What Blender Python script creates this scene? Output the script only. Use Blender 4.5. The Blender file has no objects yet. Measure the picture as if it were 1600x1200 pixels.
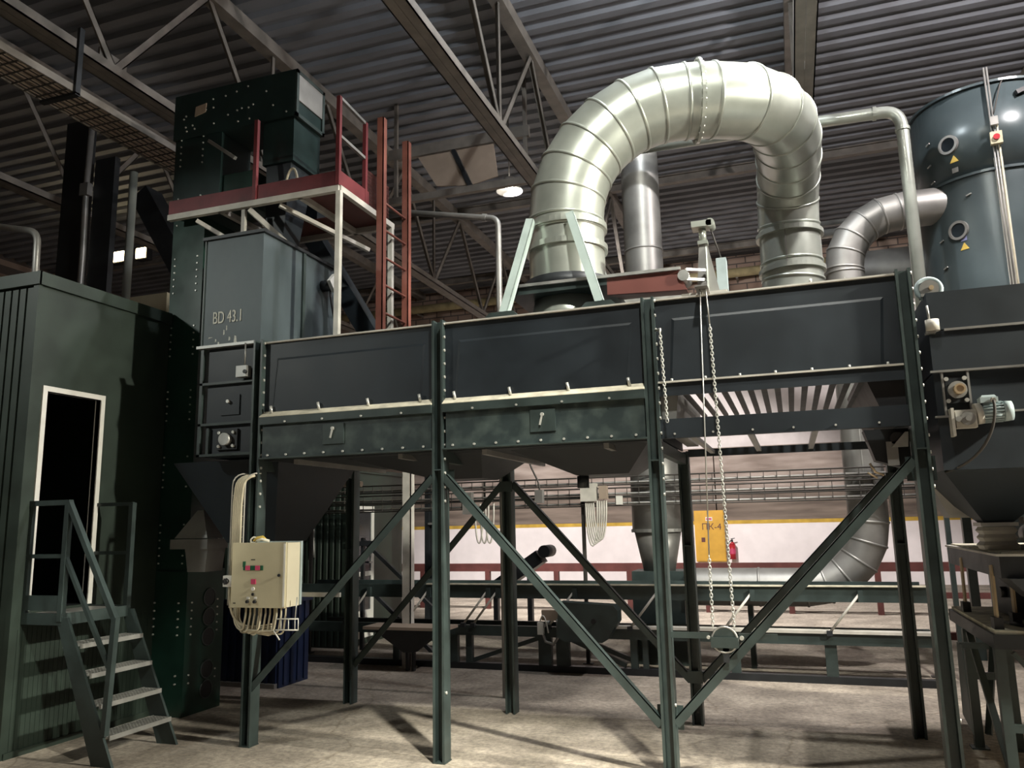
import bpy, math, random
from mathutils import Vector, Matrix
random.seed(7)
V = Vector
scene = bpy.context.scene
col = scene.collection

# ------------------------------------------------------------------ camera
cam_d = bpy.data.cameras.new('camera')
cam = bpy.data.objects.new('camera', cam_d)
col.objects.link(cam)
yaw, pitch, roll = 0.332740, 0.173231, -0.020685
F = V((-math.sin(yaw) * math.cos(pitch), math.cos(yaw) * math.cos(pitch), math.sin(pitch)))
R = V((math.cos(yaw), math.sin(yaw), 0))
U = R.cross(F)
R2 = math.cos(roll) * R + math.sin(roll) * U
U2 = -math.sin(roll) * R + math.cos(roll) * U
cam.matrix_world = Matrix(((R2.x, U2.x, -F.x, 0), (R2.y, U2.y, -F.y, 0), (R2.z, U2.z, -F.z, 1.75), (0, 0, 0, 1)))
cam_d.sensor_width = 36
cam_d.lens = 1240.98 / 1600 * 36
cam_d.clip_end = 200
scene.camera = cam

# ------------------------------------------------------------------ world, lamps, exposure
w = bpy.data.worlds.new('world'); scene.world = w; w.use_nodes = True
bgn = w.node_tree.nodes['Background']
bgn.inputs[0].default_value = (0.55, 0.6, 0.62, 1); bgn.inputs[1].default_value = 0.0
vs = scene.view_settings
vs.view_transform = 'Standard'; vs.look = 'None'; vs.gamma = 1; vs.use_curve_mapping = False
vs.exposure = 0.0

def lamp(name, loc, power, color, size=0.12):
    d = bpy.data.lights.new(name, 'POINT'); d.energy = power; d.color = color; d.shadow_soft_size = size
    o = bpy.data.objects.new(name, d); col.objects.link(o); o.location = loc
    return o
def spot(name, loc, target, power, color, angle=110, size=0.15, blend=0.5):
    d = bpy.data.lights.new(name, 'SPOT'); d.energy = power; d.color = color; d.shadow_soft_size = size
    d.spot_size = math.radians(angle); d.spot_blend = blend
    o = bpy.data.objects.new(name, d); col.objects.link(o); o.location = loc
    o.rotation_euler = (V(target) - V(loc)).to_track_quat('-Z', 'Y').to_euler()
    return o
LAMPS = [  # shaded hall lamps hung from the roof: position, aim, power, colour, beam
    ((0.3, 2.6, 8.2), (-0.5, 7.6, 4.6), 1550, (1.0, 0.99, 0.90), 75),
    ((7.0, 4.7, 6.0), (-3.5, 4.7, 0.3), 6600, (1.0, 0.96, 0.82), 72),
    ((3.95, 7.8, 8.1), (1.5, 10.5, 1.5), 1050, (1.0, 0.92, 0.90), 0),
    ((-4.43, 12.9, 7.8), (-1.2, 21.5, 0.5), 6800, (1.0, 0.94, 0.90), 108),
    ((-8.2, 1.2, 5.6), (-5.6, 6.2, 3.0), 550, (0.96, 1.0, 0.93), 54),
    ((-0.7, 7.4, 8.45), (-0.7, 7.4, 0.0), 380, (0.92, 0.97, 1.0), 0),
    ((1.4, 1.2, 8.3), (-2.6, 3.7, 0.0), 7000, (1.0, 0.97, 0.83), 44),  # added, unseen lamp that brightens the floor in front of the machine
    ((1.7, 6.9, 8.4), (1.2, 7.2, 0.0), 1700, (1.0, 0.95, 0.90), 100),
    ((-14.6, 14.0, 8.27), (-12.0, 8.0, 5.0), 50, (1.0, 0.8, 0.5), 150),
]
for lc, aim, pw, cc, an in LAMPS:
    if an: spot('hall_lamp_light', V(lc) + V((0, 0, -0.12)), aim, pw, cc, an)
    else: lamp('bare_bulb_light', V(lc) + V((0, 0, -0.16)), pw, cc, 0.08)   # unshaded bulb: lights the deck as well

# ------------------------------------------------------------------ mesh helpers
class MB:
    def __init__(s): s.v = []; s.f = []; s.s = []
    def add(s, vs_, fs, smooth=False):
        n = len(s.v); s.v += [V(q) for q in vs_]
        for k in fs: s.f.append([i + n for i in k]); s.s.append(smooth)
        return s
    def box(s, x0, x1, y0, y1, z0, z1):
        if x0 > x1: x0, x1 = x1, x0
        if y0 > y1: y0, y1 = y1, y0
        if z0 > z1: z0, z1 = z1, z0
        return s.hexa([(x0, y0, z0), (x1, y0, z0), (x1, y1, z0), (x0, y1, z0), (x0, y0, z1), (x1, y0, z1), (x1, y1, z1), (x0, y1, z1)])
    def hexa(s, p):
        return s.add(p, [(3, 2, 1, 0), (4, 5, 6, 7), (0, 1, 5, 4), (1, 2, 6, 5), (2, 3, 7, 6), (3, 0, 4, 7)])
    def bar(s, p, q, w_, h, up=(0, 0, 1), off=(0, 0)):
        p = V(p); q = V(q); d = (q - p).normalized(); up = V(up)
        if abs(d.dot(up)) > 0.98: up = V((0, 1, 0))
        sd = d.cross(up).normalized(); u = sd.cross(d).normalized()
        o = sd * off[0] + u * off[1]
        a = [-sd * w_ / 2 - u * h / 2 + o, sd * w_ / 2 - u * h / 2 + o, sd * w_ / 2 + u * h / 2 + o, -sd * w_ / 2 + u * h / 2 + o]
        return s.add([p + k for k in a] + [q + k for k in a], [(0, 1, 2, 3), (7, 6, 5, 4), (1, 0, 4, 5), (2, 1, 5, 6), (3, 2, 6, 7), (0, 3, 7, 4)])
    def angle(s, p, q, w_=0.06, t=0.008, up=(0, 0, 1)):
        s.bar(p, q, w_, t, up, (0, w_ / 2 - t / 2))
        return s.bar(p, q, t, w_, up, (w_ / 2 - t / 2, 0))
    def cyl(s, p, q, r, r2=None, n=20, caps=True):
        p = V(p); q = V(q); r2 = r if r2 is None else r2
        d = (q - p).normalized(); up = V((0, 0, 1)) if abs(d.z) < 0.9 else V((1, 0, 0))
        a = d.cross(up).normalized(); b = d.cross(a)
        A = [p + (a * math.cos(t) + b * math.sin(t)) * r for t in [2 * math.pi * i / n for i in range(n)]]
        B = [q + (a * math.cos(t) + b * math.sin(t)) * r2 for t in [2 * math.pi * i / n for i in range(n)]]
        s.add(A + B, [(i, (i + 1) % n, n + (i + 1) % n, n + i) for i in range(n)], True)
        if caps:
            m = len(s.v) - 2 * n
            s.f.append([m + i for i in reversed(range(n))]); s.s.append(False)
            s.f.append([m + n + i for i in range(n)]); s.s.append(False)
        return s
    def ringtube(s, rings, close=False, smooth=True):
        n = len(rings[0]); m = len(s.v)
        for r in rings: s.v += [V(k) for k in r]
        for j in range(len(rings) - 1):
            for i in range(n):
                s.f.append([m + j * n + i, m + j * n + (i + 1) % n, m + (j + 1) * n + (i + 1) % n, m + (j + 1) * n + i]); s.s.append(smooth)
        if close:
            s.f.append([m + i for i in reversed(range(n))]); s.s.append(False)
            s.f.append([m + (len(rings) - 1) * n + i for i in range(n)]); s.s.append(False)
        return s
    def tube(s, pts, r, n=8, caps=True):
        return s.ringtube(rings_along(pts, r, n), caps)
    def frustum(s, a, z0, b, z1):  # a,b = (x0,x1,y0,y1)
        return s.hexa([(a[0], a[2], z0), (a[1], a[2], z0), (a[1], a[3], z0), (a[0], a[3], z0), (b[0], b[2], z1), (b[1], b[2], z1), (b[1], b[3], z1), (b[0], b[3], z1)])
    def shell(s, a, z0, b, z1):    # four sloping sides only
        p = [(a[0], a[2], z0), (a[1], a[2], z0), (a[1], a[3], z0), (a[0], a[3], z0), (b[0], b[2], z1), (b[1], b[2], z1), (b[1], b[3], z1), (b[0], b[3], z1)]
        return s.add(p, [(0, 1, 5, 4), (1, 2, 6, 5), (2, 3, 7, 6), (3, 0, 4, 7)])
    def disc(s, c, nrm, r, t=0.01, n=24): return s.cyl(c, V(c) + V(nrm).normalized() * t, r, n=n)
    def annulus(s, c, nrm, r0, r1, t=0.012, n=24):
        c = V(c); d = V(nrm).normalized(); up = V((0, 0, 1)) if abs(d.z) < 0.9 else V((1, 0, 0))
        a = d.cross(up).normalized(); b = d.cross(a)
        def rg(r, h): return [c + d * h + (a * math.cos(2 * math.pi * i / n) + b * math.sin(2 * math.pi * i / n)) * r for i in range(n)]
        return s.ringtube([rg(r0, 0), rg(r1, 0), rg(r1, t), rg(r0, t), rg(r0, 0)], False, False)
    def torus(s, c, nrm, r0, r1, n=24, m=6):
        c = V(c); d = V(nrm).normalized(); up = V((0, 0, 1)) if abs(d.z) < 0.9 else V((1, 0, 0))
        a = d.cross(up).normalized(); b = d.cross(a)
        rings = []
        for i in range(n + 1):
            t = 2 * math.pi * i / n; e = a * math.cos(t) + b * math.sin(t)
            rings.append([c + e * (r0 + r1 * math.cos(2 * math.pi * j / m)) + d * r1 * math.sin(2 * math.pi * j / m) for j in range(m)])
        return s.ringtube(rings)

def rings_along(pts, r, n=8):
    pts = [V(q) for q in pts]; rings = []; prev = None
    for i, q in enumerate(pts):
        t = ((pts[i + 1] - q).normalized() if i < len(pts) - 1 else V((0, 0, 0))) + ((q - pts[i - 1]).normalized() if i else V((0, 0, 0)))
        t.normalize()
        if prev is None:
            up = V((0, 0, 1)) if abs(t.z) < 0.9 else V((1, 0, 0)); a = t.cross(up).normalized()
        else:
            a = (prev - t * prev.dot(t)).normalized()
        prev = a; b = t.cross(a)
        k = 1.0
        if 0 < i < len(pts) - 1:
            k = 1 / max(0.5, math.sqrt((1 + (pts[i + 1] - q).normalized().dot((q - pts[i - 1]).normalized())) / 2))
        rr = r[i] if isinstance(r, (list, tuple)) else r
        rings.append([q + (a * math.cos(2 * math.pi * j / n) + b * math.sin(2 * math.pi * j / n)) * rr for j in range(n)])
    return rings

def bez(p0, p1, p2, p3, n=10):
    p0, p1, p2, p3 = V(p0), V(p1), V(p2), V(p3); o = []
    for i in range(n + 1):
        t = i / n; o.append((1 - t) ** 3 * p0 + 3 * t * (1 - t) ** 2 * p1 + 3 * t * t * (1 - t) * p2 + t ** 3 * p3)
    return o
def sag(p, q, d, n=10):
    p = V(p); q = V(q); return [p.lerp(q, i / n) - V((0, 0, d * 4 * (i / n) * (1 - i / n))) for i in range(n + 1)]
def corner(p, c, q, r, n=6):
    p, c, q = V(p), V(c), V(q); a = c + (p - c).normalized() * r; b = c + (q - c).normalized() * r
    return [a.lerp(c, t).lerp(c.lerp(b, t), t) for t in [i / n for i in range(n + 1)]]

LOC = {}
def thing(name, label, cat, loc=(0, 0, 0), group=None):
    o = bpy.data.objects.new(name, None); col.objects.link(o); o.location = loc; o.empty_display_size = 0.1
    o['label'] = label; o['category'] = cat
    if group: o['group'] = group
    LOC[o.name] = V(loc)
    return o
def mesh_of(name, mb, mats, origin):
    me = bpy.data.meshes.new(name)
    me.from_pydata([tuple(q - origin) for q in mb.v], [], mb.f)
    me.polygons.foreach_set('use_smooth', mb.s)
    me.materials.append(mats); me.update()
    return me
def part(parent, name, mb, mt, label=None, kind=None):
    o0 = LOC[parent.name]
    o = bpy.data.objects.new(name, mesh_of(name, mb, mt, o0)); col.objects.link(o); o.parent = parent
    LOC[o.name] = o0
    if label: o['label'] = label
    if kind: o['kind'] = kind
    return o
def share(parent, src, offset):       # a look-alike piece sharing its mesh
    o = bpy.data.objects.new(src.name.split('.')[0], src.data); col.objects.link(o); o.parent = parent
    o.location = V(src.location) + V(offset)
    LOC[o.name] = LOC[parent.name]
    return o
def single(name, mb, mt, label, cat, loc=(0, 0, 0), group=None):
    o = bpy.data.objects.new(name, mesh_of(name, mb, mt, V(loc))); col.objects.link(o); o.location = loc
    o['label'] = label; o['category'] = cat
    if group: o['group'] = group
    LOC[o.name] = V(loc)
    return o
def struct(name, mb, mt, parent=None):
    o = bpy.data.objects.new(name, mesh_of(name, mb, mt, V((0, 0, 0)))); col.objects.link(o)
    o['kind'] = 'structure'; LOC[o.name] = V((0, 0, 0))
    if parent: o.parent = parent
    return o
def text(parent, name, body, size, loc, mt, right=(1, 0, 0), up=(0, 0, 1), stretch=1.0, extrude=0.0015):
    cu = bpy.data.curves.new(name + '_curve', 'FONT'); cu.body = body; cu.size = size; cu.extrude = extrude
    t = bpy.data.objects.new(name + '_tmp', cu); col.objects.link(t)
    dg = bpy.context.evaluated_depsgraph_get(); dg.update()
    me = bpy.data.meshes.new_from_object(t.evaluated_get(dg))
    r = V(right).normalized(); u = V(up).normalized(); n = r.cross(u); l = V(loc) - LOC[parent.name]
    for q in me.vertices:
        q.co = l + r * q.co.x * stretch + u * q.co.y + n * q.co.z
    me.materials.clear(); me.materials.append(mt)
    col.objects.unlink(t); bpy.data.objects.remove(t)
    o = bpy.data.objects.new(name, me); col.objects.link(o); o.parent = parent; LOC[o.name] = LOC[parent.name]
    return o

# ------------------------------------------------------------------ materials
def mat(name, c, rough=0.5, metal=0.0, nscale=6.0, namt=0.15, bump=0.0, c2=None, emit=None, spec=0.5, stretch=(1, 1, 1), detail=6, lo=0.35, hi=0.65):
    m = bpy.data.materials.new(name); m.use_nodes = True
    nt = m.node_tree; b = nt.nodes['Principled BSDF']
    b.inputs['Roughness'].default_value = rough; b.inputs['Metallic'].default_value = metal
    b.inputs['Specular IOR Level'].default_value = spec
    tc = nt.nodes.new('ShaderNodeTexCoord'); mp = nt.nodes.new('ShaderNodeMapping'); mp.inputs['Scale'].default_value = stretch
    nz = nt.nodes.new('ShaderNodeTexNoise'); nz.inputs['Scale'].default_value = nscale; nz.inputs['Detail'].default_value = detail
    nt.links.new(tc.outputs['Object'], mp.inputs['Vector']); nt.links.new(mp.outputs[0], nz.inputs['Vector'])
    rp = nt.nodes.new('ShaderNodeValToRGB')
    d = c2 if c2 else tuple(k * (1 - namt) for k in c); e = c if c2 else tuple(min(1, k * (1 + namt)) for k in c)
    rp.color_ramp.elements[0].position = lo; rp.color_ramp.elements[1].position = hi
    rp.color_ramp.elements[0].color = (*d, 1); rp.color_ramp.elements[1].color = (*e, 1)
    nt.links.new(nz.outputs['Fac'], rp.inputs['Fac']); nt.links.new(rp.outputs['Color'], b.inputs['Base Color'])
    mr = nt.nodes.new('ShaderNodeMapRange'); mr.inputs['To Min'].default_value = max(0.02, rough - 0.08); mr.inputs['To Max'].default_value = min(1, rough + 0.12)
    nt.links.new(nz.outputs['Fac'], mr.inputs['Value']); nt.links.new(mr.outputs[0], b.inputs['Roughness'])
    if bump:
        bp = nt.nodes.new('ShaderNodeBump'); bp.inputs['Strength'].default_value = bump; bp.inputs['Distance'].default_value = 0.02
        nt.links.new(nz.outputs['Fac'], bp.inputs['Height']); nt.links.new(bp.outputs[0], b.inputs['Normal'])
    if emit:
        b.inputs['Emission Color'].default_value = (*c, 1); b.inputs['Emission Strength'].default_value = emit
    return m
M = {}
M['green'] = mat('green_machine_paint', (0.033, 0.048, 0.046), 0.42, 0, 5, 0.25)
M['panel'] = mat('dark_slate_panel_paint', (0.012, 0.018, 0.024), 0.5, 0, 3, 0.2)
M['scuffed'] = mat('scuffed_green_paint', (0.056, 0.078, 0.072), 0.5, 0, 7, 0, c2=(0.020, 0.032, 0.033), lo=0.44, hi=0.72)
M['teal'] = mat('deep_teal_paint', (0.008, 0.022, 0.021), 0.4, 0, 4, 0.25)
M['darkgreen'] = mat('dark_cabin_green', (0.020, 0.032, 0.024), 0.5, 0, 4, 0.2)
M['trunk'] = mat('glossy_green_trunk', (0.010, 0.036, 0.026), 0.3, 0, 4, 0.2)
M['binblue'] = mat('weathered_slate_blue', (0.085, 0.11, 0.12), 0.5, 0.1, 2.2, 0, c2=(0.04, 0.055, 0.06), stretch=(1, 1, 0.5))
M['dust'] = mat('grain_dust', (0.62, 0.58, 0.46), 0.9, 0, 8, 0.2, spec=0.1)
M['galv'] = mat('galvanised_sheet', (0.45, 0.48, 0.43), 0.30, 0.55, 2.2, 0.14, bump=0.03)
M['galvold'] = mat('dull_galvanised', (0.30, 0.295, 0.28), 0.42, 0.55, 3, 0.18)
M['steel'] = mat('bare_steel', (0.42, 0.42, 0.40), 0.4, 0.6, 8, 0.15)
M['bolt'] = mat('zinc_bolt', (0.62, 0.62, 0.58), 0.35, 0.5, 8, 0.1)
M['palegreen'] = mat('pale_mint_strut', (0.44, 0.53, 0.50), 0.45, 0.1, 6, 0.08)
M['red'] = mat('dull_red_paint', (0.13, 0.022, 0.026), 0.5, 0, 5, 0.2)
M['primer'] = mat('red_oxide_primer', (0.21, 0.072, 0.052), 0.55, 0, 5, 0.15)
M['redgate'] = mat('brick_red_plate', (0.16, 0.050, 0.040), 0.5, 0, 3, 0.1)
M['darkred'] = mat('brown_red_beam', (0.10, 0.030, 0.026), 0.55, 0, 5, 0.2)
M['white'] = mat('white_paint', (0.70, 0.69, 0.64), 0.5, 0, 5, 0.06)
M['offwhite'] = mat('grey_white_post', (0.50, 0.48, 0.43), 0.55, 0, 6, 0.15)
M['cream'] = mat('cream_cabinet_enamel', (0.52, 0.47, 0.32), 0.45, 0, 3, 0.08)
M['creamside'] = mat('cream_cabinet_body', (0.62, 0.57, 0.43), 0.45, 0, 3, 0.06)
M['black'] = mat('black_rubber', (0.012, 0.012, 0.013), 0.5, 0, 6, 0.1)
M['darkmetal'] = mat('dark_metal', (0.02, 0.023, 0.026), 0.45, 0.2, 6, 0.2)
M['tan'] = mat('tan_laminate', (0.42, 0.32, 0.19), 0.6, 0, 12, 0.1, stretch=(1, 1, 0.2))
M['motor'] = mat('grey_blue_motor_enamel', (0.35, 0.42, 0.43), 0.4, 0, 8, 0.08)
M['brass'] = mat('brassy_cap', (0.55, 0.42, 0.27), 0.4, 0.6, 8, 0.1)
M['yellow'] = mat('yellow_cabinet', (0.60, 0.33, 0.035), 0.5, 0, 4, 0.08)
M['firered'] = mat('extinguisher_red', (0.42, 0.02, 0.03), 0.35, 0, 4, 0.05)
M['blue'] = mat('navy_blue_sheet', (0.010, 0.020, 0.060), 0.5, 0, 5, 0.2)
M['cable'] = mat('pale_cable', (0.55, 0.50, 0.37), 0.6, 0, 12, 0.1)
M['cabledark'] = mat('dark_cable', (0.05, 0.045, 0.04), 0.6, 0, 12, 0.1)
M['truss'] = mat('grey_truss_paint', (0.17, 0.155, 0.135), 0.6, 0, 4, 0.2)
M['deck'] = mat('zinc_roof_deck', (0.17, 0.18, 0.20), 0.72, 0.1, 0.7, 0.2)
M['ply'] = mat('beige_board', (0.34, 0.27, 0.21), 0.7, 0, 3, 0.1)
M['pink'] = mat('pink_label', (0.55, 0.06, 0.14), 0.5, 0, 5, 0.05)
M['ledgreen'] = mat('dark_green_display', (0.02, 0.10, 0.05), 0.3, 0, 5, 0.05)
M['stencil'] = mat('white_stencil_paint', (0.62, 0.62, 0.55), 0.6, 0, 30, 0.15)
M['glass'] = mat('dark_glass', (0.015, 0.02, 0.025), 0.1, 0, 4, 0.1)
M['lilac'] = mat('lilac_sticker', (0.16, 0.17, 0.30), 0.5)
M['warn'] = mat('yellow_sticker', (0.6, 0.42, 0.08), 0.5)
M['sack'] = mat('pale_sack_cloth', (0.55, 0.52, 0.48), 0.9, 0, 10, 0.15, bump=0.3)
M['lamp'] = mat('lamp_glow', (1.0, 0.95, 0.85), 0.5, emit=25)
M['floodglow'] = mat('floodlight_glow', (1.0, 0.80, 0.45), 0.5, emit=22)
M['tankgreen'] = mat('tank_green', (0.062, 0.082, 0.088), 0.28, 0.15, 1.5, 0.15)
M['twine'] = mat('twine_white', (0.75, 0.72, 0.60), 0.8)
M['paleyellow'] = mat('pale_yellow_pipe_paint', (0.42, 0.36, 0.20), 0.5)

def floor_mat():
    m = mat('dusty_concrete', (0.42, 0.375, 0.325), 0.9, 0, 2.2, 0, bump=0.4, c2=(0.26, 0.23, 0.20), spec=0.2, detail=12)
    nt = m.node_tree; b = nt.nodes['Principled BSDF']
    tc = nt.nodes.new('ShaderNodeTexCoord')
    n1 = nt.nodes.new('ShaderNodeTexNoise'); n1.inputs['Scale'].default_value = 20; n1.inputs['Detail'].default_value = 10; n1.inputs['Roughness'].default_value = 0.75
    nt.links.new(tc.outputs['Object'], n1.inputs['Vector'])
    r1 = nt.nodes.new('ShaderNodeValToRGB'); r1.color_ramp.elements[0].position = 0.38; r1.color_ramp.elements[1].position = 0.62
    r1.color_ramp.elements[0].color = (0.62, 0.61, 0.60, 1); r1.color_ramp.elements[1].color = (1.15, 1.12, 1.05, 1)
    nt.links.new(n1.outputs['Fac'], r1.inputs['Fac'])
    vo = nt.nodes.new('ShaderNodeTexVoronoi'); vo.feature = 'DISTANCE_TO_EDGE'; vo.inputs['Scale'].default_value = 0.55
    nd = nt.nodes.new('ShaderNodeTexNoise'); nd.inputs['Scale'].default_value = 2.5; nd.inputs['Detail'].default_value = 6
    mx0 = nt.nodes.new('ShaderNodeMix'); mx0.data_type = 'VECTOR'; mx0.inputs[0].default_value = 0.25
    nt.links.new(tc.outputs['Object'], nd.inputs['Vector']); nt.links.new(tc.outputs['Object'], mx0.inputs[4]); nt.links.new(nd.outputs['Color'], mx0.inputs[5])
    nt.links.new(mx0.outputs[1], vo.inputs['Vector'])
    r2 = nt.nodes.new('ShaderNodeValToRGB'); r2.color_ramp.elements[0].position = 0.0; r2.color_ramp.elements[1].position = 0.006
    r2.color_ramp.elements[0].color = (0.72, 0.70, 0.67, 1); r2.color_ramp.elements[1].color = (1, 1, 1, 1)
    nt.links.new(vo.outputs['Distance'], r2.inputs['Fac'])
    src = b.inputs['Base Color'].links[0].from_socket
    def mul(a, c):
        k = nt.nodes.new('ShaderNodeMix'); k.data_type = 'RGBA'; k.blend_type = 'MULTIPLY'; k.inputs[0].default_value = 1
        nt.links.new(a, k.inputs[6]); nt.links.new(c, k.inputs[7]); return k.outputs[2]
    nt.links.new(mul(mul(src, r1.outputs['Color']), r2.outputs['Color']), b.inputs['Base Color'])
    return m
def brick_mat():
    m = mat('sooty_brick', (0.30, 0.22, 0.18), 0.9, 0, 3, 0.2, spec=0.1)
    nt = m.node_tree; b = nt.nodes['Principled BSDF']
    tc = nt.nodes.new('ShaderNodeTexCoord'); mp = nt.nodes.new('ShaderNodeMapping'); mp.inputs['Rotation'].default_value = (math.pi / 2, 0, 0)
    nt.links.new(tc.outputs['Object'], mp.inputs['Vector'])
    br = nt.nodes.new('ShaderNodeTexBrick'); br.inputs['Scale'].default_value = 1.0
    br.inputs['Brick Width'].default_value = 0.5; br.inputs['Row Height'].default_value = 0.2; br.inputs['Mortar Size'].default_value = 0.02
    br.inputs['Color1'].default_value = (0.26, 0.18, 0.14, 1); br.inputs['Color2'].default_value = (0.36, 0.28, 0.23, 1); br.inputs['Mortar'].default_value = (0.12, 0.10, 0.09, 1)
    nt.links.new(mp.outputs[0], br.inputs['Vector']); nt.links.new(br.outputs['Color'], b.inputs['Base Color'])
    return m
M['floor'] = floor_mat(); M['brick'] = brick_mat()
M['concrete'] = mat('stained_concrete', (0.44, 0.37, 0.33), 0.9, 0, 1.4, 0, c2=(0.23, 0.185, 0.16), spec=0.1, stretch=(0.5, 1, 3), detail=10)
M['concretedark'] = mat('dark_streaked_concrete', (0.26, 0.21, 0.175), 0.9, 0, 1.4, 0, c2=(0.13, 0.105, 0.09), spec=0.1, stretch=(0.4, 1, 4), detail=10)  # darker, streaked tone for the lower row of wall panels
M['render'] = mat('brightened_wall_tone', (0.66, 0.61, 0.60), 0.9, 0, 2, 0.1, spec=0.1)
M['wainscot'] = mat('whitewashed_wall', (0.86, 0.80, 0.80), 0.85, 0, 2, 0.05, spec=0.1)
M['ochre'] = mat('ochre_stripe', (0.55, 0.36, 0.07), 0.8, 0, 3, 0.2, spec=0.1)

# ------------------------------------------------------------------ the hall
YW = 23.0
struct('floor', MB().box(-20, 12, -7, YW, -0.2, 0), M['floor'])
# roof deck with ribs running along X
pr = []
y = -7.0; zb = 9.25
while y < YW:
    for dy, dz in ((0, 0.065), (0.13, 0.065), (0.17, 0), (0.31, 0), (0.35, 0.065)):
        pr.append((y + dy, zb + dz))
    y += 0.35
dk = MB()
vv = [(-20, a, b) for a, b in pr] + [(12, a, b) for a, b in pr]
n = len(pr)
dk.add(vv, [(i, i + 1, n + i + 1, n + i) for i in range(n - 1)])
dk.box(-20, 12, -7, YW, zb + 0.12, zb + 0.25)
struct('ceiling', dk, M['deck'])
wb = struct('wall_back', MB().box(-20, 12, YW, YW + 0.3, 7.9, 9.5), M['brick'])
def child_struct(name, mb, mt):
    o = bpy.data.objects.new(name, mesh_of(name, mb, mt, V((0, 0, 0)))); col.objects.link(o); o.parent = wb; LOC[o.name] = V((0, 0, 0)); return o
cx = -20.0
while cx < 11.9:     # precast concrete panels above the whitewash
    child_struct('concrete_panel', MB().box(cx + 0.015, min(cx + 5.985, 12), YW - 0.02, YW + 0.28, 2.45, 3.72), M['concrete']); child_struct('concrete_panel', MB().box(cx + 0.015, min(cx + 5.985, 12), YW - 0.03, YW + 0.28, 1.70, 2.435), M['concretedark']); cx += 6.0
child_struct('brightened_upper_wall', MB().box(-20, 12, YW - 0.01, YW + 0.28, 3.72, 7.9), M['render'])  # wall tone made up lighter so the gaps between grate bars look bright
child_struct('painted_stripe', MB().box(-20, 12, YW - 0.025, YW + 0.28, 1.60, 1.70), M['ochre'])
child_struct('whitewash', MB().box(-20, 12, YW - 0.02, YW + 0.28, 0, 1.60), M['wainscot'])
struct('wall_left', MB().box(-20.3, -20, -7, YW, 0, 9.5), M['brick'])
struct('wall_right', MB().box(12, 12.3, -7, YW, 0, 9.5), M['concrete'])
struct('wall_front', MB().box(-20, 12, -7.3, -7, 0, 9.5), M['concrete'])

# roof trusses running in depth
def truss(x, label):
    t = thing('roof_truss', label, 'truss', (x, 8, 7.0), 'roof trusses over the hall')
    zb_, zt = 7.0, 9.1
    part(t, 'bottom_chord', MB().angle((x - 0.062, -6.9, zb_ + 0.06), (x - 0.062, YW, zb_ + 0.06), 0.12, 0.015, (0, 0, -1)).angle((x + 0.062, YW, zb_ + 0.06), (x + 0.062, -6.9, zb_ + 0.06), 0.12, 0.015, (0, 0, -1)), M['truss'])
    part(t, 'top_chord', MB().box(x - 0.1, x + 0.1, -6.9, YW, zt - 0.06, zt + 0.15), M['truss'])
    y = -5.4; k = 0
    while y < YW - 2.0:
        part(t, 'web_member', MB().angle((x, y, zb_ + 0.1), (x, y + 1.5, zt), 0.09, 0.012, (1, 0, 0)), M['truss'])
        part(t, 'web_member', MB().angle((x, y + 3.0, zb_ + 0.1), (x, y + 1.5, zt), 0.09, 0.012, (1, 0, 0)), M['truss'])
        if k % 2: part(t, 'post', MB().angle((x, y, zb_ + 0.1), (x, y, zt), 0.07, 0.01, (1, 0, 0)), M['truss'])
        part(t, 'gusset', MB().box(x - 0.012, x + 0.012, y - 0.2, y + 0.2, zb_ + 0.02, zb_ + 0.3), M['truss'])
        y += 3.0; k += 1
    return t
truss(-11.0, 'grey steel roof truss farthest toward the dark floodlit side of the hall')
truss(-7.2, 'grey steel roof truss above the dark green control cabin')
truss(-3.43, 'grey steel roof truss above the middle of the drying machine')
truss(0.53, 'grey steel roof truss passing behind the top of the big silver duct')
truss(4.4, 'grey steel roof truss beyond the green filter tank')

# longitudinal purlin beams under the deck
for yy, lb in ((16.8, 'steel purlin halfway to the brick wall'), (21.8, 'steel purlin close to the brick wall')):
    pl = MB().box(-19.9, 11.9, yy - 0.07, yy + 0.07, 9.06, 9.08).box(-19.9, 11.9, yy - 0.01, yy + 0.01, 9.08, 9.23).box(-19.9, 11.9, yy - 0.07, yy + 0.07, 9.23, 9.25)
    single('roof_purlin', pl, M['truss'], lb, 'purlin', (0, yy, 9.0), 'purlins under the roof deck')

# ------------------------------------------------------------------ the drying machine on its legs
YF, YB, ZT, ZB = 5.8, 7.4, 3.36, 2.34
PX = [-4.35, -2.62, -0.91, 0.82]
m = thing('drying_machine', 'long dark green drying machine raised on steel legs with three bays', 'machine', (-1.8, 6.6, 0))
def hpost(x, y, z1, d=0.12, w_=0.095):
    mb = MB()
    mb.box(x - w_ / 2, x - w_ / 2 + 0.018, y - d / 2, y + d / 2, 0, z1).box(x + w_ / 2 - 0.018, x + w_ / 2, y - d / 2, y + d / 2, 0, z1)
    mb.box(x - w_ / 2 + 0.018, x + w_ / 2 - 0.018, y + 0.01, y + 0.022, 0, z1)
    mb.box(x - w_ / 2 + 0.018, x + w_ / 2 - 0.018, y - d / 2 + 0.005, y + 0.01, z1 * 0.64, z1 * 0.64 + 0.01)
    return mb
for x in PX:
    po = part(m, 'post', hpost(x, YF, ZT + 0.03), M['green'])
    bl = MB()
    z = 0.5
    while z < ZT:
        if z > 1.9 or z < 0.6: bl.cyl((x + 0.046, YF - 0.03, z), (x + 0.058, YF - 0.03, z), 0.012, n=6)
        z += 0.11
    part(po, 'bolts', bl, M['bolt'], kind='stuff')
    part(po, 'base_plate', MB().box(x - 0.052, x + 0.052, YF - 0.062, YF + 0.062, 0, 0.01), M['green'])
for i, x in enumerate(PX):
    part(m, 'post', hpost(x, YB, 2.36), M['green'])
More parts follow.
